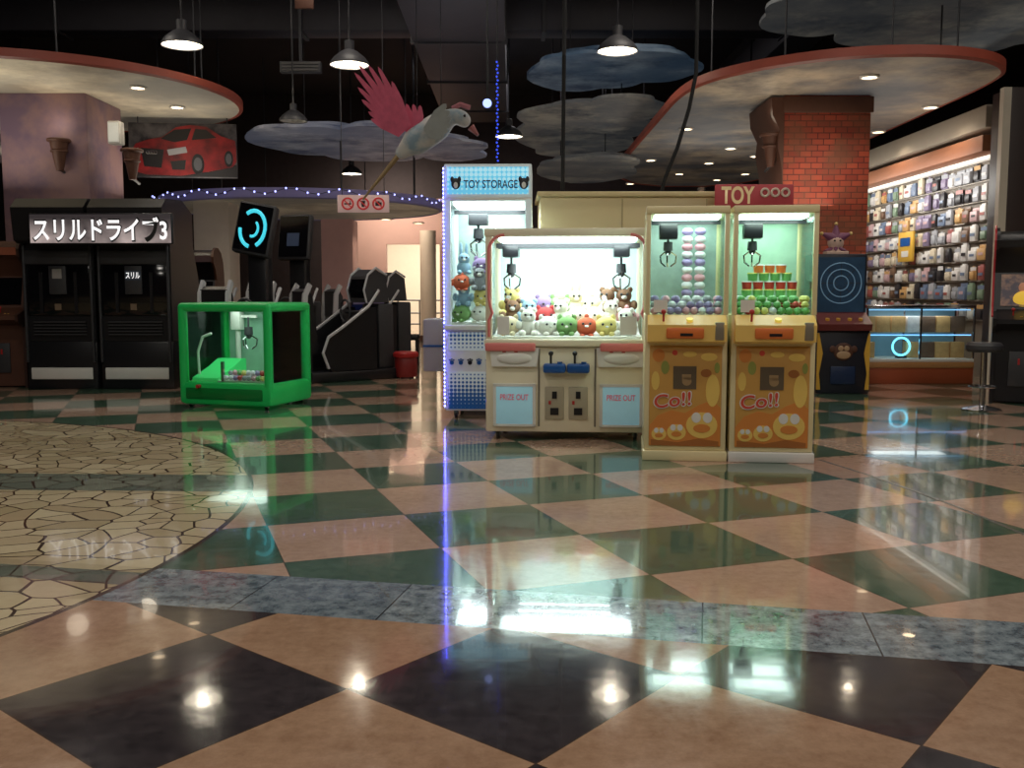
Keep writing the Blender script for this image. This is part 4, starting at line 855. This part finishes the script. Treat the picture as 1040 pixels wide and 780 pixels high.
PKC={k:mat('pack_'+k,v,.4,es=.04,var=.35,scale=16) for k,v in {'white':(220,216,212),'black':(44,42,46),'purple':(132,118,146),'red':(160,86,80),'blue':(108,124,150),'silver':(162,164,170),'tan':(200,156,100),'pink':(200,166,168),'green':(124,146,122),'brown':(110,84,66),'cream':(214,200,174)}.items()}
pkA=MB().box(-.1,.1,0,.012,0,.3,.004).box(-.075,.075,-.03,0,.03,.2,.006).box(-.03,.03,-.003,.012,.3,.33).mesh('package',WHITE)
pkB=MB().box(-.11,.11,-.04,.012,0,.24,.005).box(-.11,.11,0,.012,.24,.32,.003).mesh('package',WHITE)
pkC=MB().box(-.08,.08,-.035,.012,0,.31,.006).box(-.05,.05,-.02,.012,.31,.34,.003).mesh('package',WHITE)
card=MB().box(-.1,.1,-.006,-.001,.22,.3).mesh('header_card',RED); strip=MB().box(-.06,.06,-.045,-.036,.1,.16).mesh('package_label',RED)
PNM={pkA.name:'blister pack',pkB.name:'boxy bag',pkC.name:'tall packet'}
wt=['white','white','white','white','cream','cream','silver','silver','black','purple','blue','red','tan','pink','green','brown','white','black']
SH=mat('slat_rail_grey',(150,142,132),.4,.3)
for r in range(8):
    z=.86+r*.285
    tag(MB().box(-.035,0,Y0+.2,Y1-.05,0,.02,.004).build('slat_rail',SH),f'thin grey shelf rail, {ORD[7-r]} from top on the shop product wall','shelf').location=(XW,0,z-.035)
    for c in range(19):
        k=random.choice(wt)
        if r>=6 and c>9: k=random.choice(['black','silver','white','purple','black'])
        y=Y1-.22-c*.272+random.uniform(-.02,.02)
        me_=random.choice([pkA,pkB,pkA,pkC,pkC,pkB,pkA])
        o=inst(me_,'hanging_package',None,(XW-.04,y,z-.012),-PI/2,PKC[k]); o.scale=(random.uniform(.85,1.15),1,random.uniform(.6,.78))
        tag(o,f'{k} {PNM[me_.name]}, {ORD[c] if c<15 else ["sixteenth","seventeenth","eighteenth","nineteenth"][c-15]} from left in {ORD[7-r]} row from top on shop wall','package','packages hanging on the shop wall')
        if me_==pkA: inst(card,'header_card',o,m=PKC[random.choice(['red','blue','white','tan','silver'])])
        else: inst(strip,'package_label',o,m=PKC[random.choice(['red','blue','white','black','pink'])])
t=thing('wall_sign_board','yellow price board with blue patch hanging in the shop wall display','sign',(XW-.16,16.4,1.75),-PI/2)
MB().box(-.3,.3,-.02,.02,0,.5,.01).build('board',YEL,t); MB().box(-.2,.2,-.025,-.02,.26,.4).build('blue_patch',BLUE,t); MB().box(-.14,.14,-.025,-.02,.08,.18).build('white_patch',WHITE,t)
A=at(878,390,13.1).x; Bx=at(988,390,13.1).x; hw=(Bx-A)/2
t=thing('display_counter','orange based glass shop counter with lit prizes inside','counter',((A+Bx)/2,13.1,0))
MB().box(-hw,hw,0,.6,0,.3,.01).build('base',mat('counter_orange',(160,76,44),.5),t)
MB().box(-hw,hw,-.01,0,.22,.3,.003).build('base_band',mat('counter_tan',(180,130,80),.4),t)
MB().box(-hw,hw,0,.6,.3,.34,.005).build('lower_shelf',WHITE,t)
MB().box(-hw+.02,hw-.02,.1,.58,.68,.695).build('glass_shelf',GLASS,t)
MB().box(-hw,hw,0,.6,1.03,1.07,.005).build('top_frame',CHROME,t)
for x in (-hw,-.01,hw-.025):
    for y in (0,.575): MB().box(x,x+.025,y,y+.025,.34,1.03).build('post',CHROME,t)
MB().box(-hw+.02,hw-.02,.005,.012,.34,1.03).build('front_glass',GLASS,t)
MB().box(-hw+.02,hw-.02,.585,.595,.34,1.03).build('back_panel',mat('counter_back',(96,132,150),.5,es=.15),t)
CT_=mat('counter_tube',(180,220,255),.5,es=1.2,ecol=(130,195,255))
MB().box(-hw+.05,hw-.05,.05,.07,1.0,1.015).build('tube_light',CT_,t); MB().box(-hw+.05,hw-.05,.012,.022,.66,.672).build('tube_light',CT_,t)
light('AREA',((A+Bx)/2,13.4,1.0),4,(.9,.95,1),1.0,None,.3)
cb=MB().box(-.095,.095,-.06,.06,0,.22,.005).mesh('prize_carton',WHITE)
for r,z in enumerate((.34,.695)):
    for i in range(7):
        k=['tan','brown','white','tan','brown','tan','tan'][(i*2+r*3)%7]; x=-hw+.12+i*(2*hw-.24)/6
        if r==0 and i in (1,2): continue
        o=inst(cb,'prize_carton',None,(t.location.x+x,13.4,z),random.uniform(-.1,.1),PKC[k]); tag(o,f'{k} carton, {ORD[i]} place from left on {["lower","upper"][r]} shelf inside the glass counter','box','cartons in the glass counter')
p=at(915,357,13.3); tt=thing('neon_ring_lamp','glowing blue white ring lamp on the lower shelf of the counter','lamp',(p.x,13.3,.34))
MB().torus((0,0,.16),.12,.014,'y',30,8).build('ring',NEON,tt); MB().box(-.07,.07,-.04,.04,0,.03,.005).build('foot',BLACK,tt)
t=thing('brown_column','dark brown column with pale edge strip at the right of the shop','pillar',(at(1036,200,12.6).x,12.6,0))
MB().box(-.17,.6,0,.5,0,3.85,.01).build('shaft',mat('dark_brown_column',(48,32,28),.5),t); MB().box(-.27,-.17,.0,.1,0,3.85).build('edge_strip',mat('strip_pale',(176,164,144),.5,es=.1),t)
# ---------------------------------------------------------------- lights
for X_ in (-5,-1.2,2.6,6):
    for Yy in (-1.5,2,5.5,8.8):
        light('AREA',(X_,Yy,5.2 if Yy<8 else 5.8),31,(1,.93,.83),.5)  # unseen lamps without fixtures, placed to light the near floor
for X_ in (-6,-2,2,6): light('AREA',(X_,12.3,6.0),38,(1,.9,.78),1.2)  # more unseen area lights, added as fill for the mid hall floor
light('AREA',(0,20,5.8),70,(.95,.9,.95),3)
UP=(PI,0,0)  # unseen upward lights added to brighten canopy undersides, cloud panels and ceiling
light('AREA',(-7.2,12.9,2.7),18,(1,.92,.76),1.2,UP); light('AREA',(-5.2,15.2,2.7),12,(1,.92,.76),1.2,UP)
light('AREA',(3.6,12.6,2.4),14,(1,.9,.75),1.4,UP); light('AREA',(3.6,17,2.4),17,(.95,.92,.85),2,UP)
light('AREA',(5.4,14,2.6),9,(1,.9,.75),1.2,UP)
light('AREA',(-.6,13.5,2.9),12,(.88,.9,1),1.6,UP); light('AREA',(0,9,3.6),7,(1,.92,.9),2.5,UP)
w=bpy.data.worlds.new('w'); S.world=w; w.use_nodes=True; w.node_tree.nodes['Background'].inputs[0].default_value=(.5,.45,.5,1); w.node_tree.nodes['Background'].inputs[1].default_value=.02
cam=bpy.data.cameras.new('camera'); cam.sensor_width=36; cam.lens=F/1040*36; co=bpy.data.objects.new('camera',cam); C.objects.link(co)
co.location=(0,0,H); co.rotation_euler=(PI/2-TH,0,0); S.camera=co
S.view_settings.view_transform='Standard'; S.view_settings.gamma=1.06
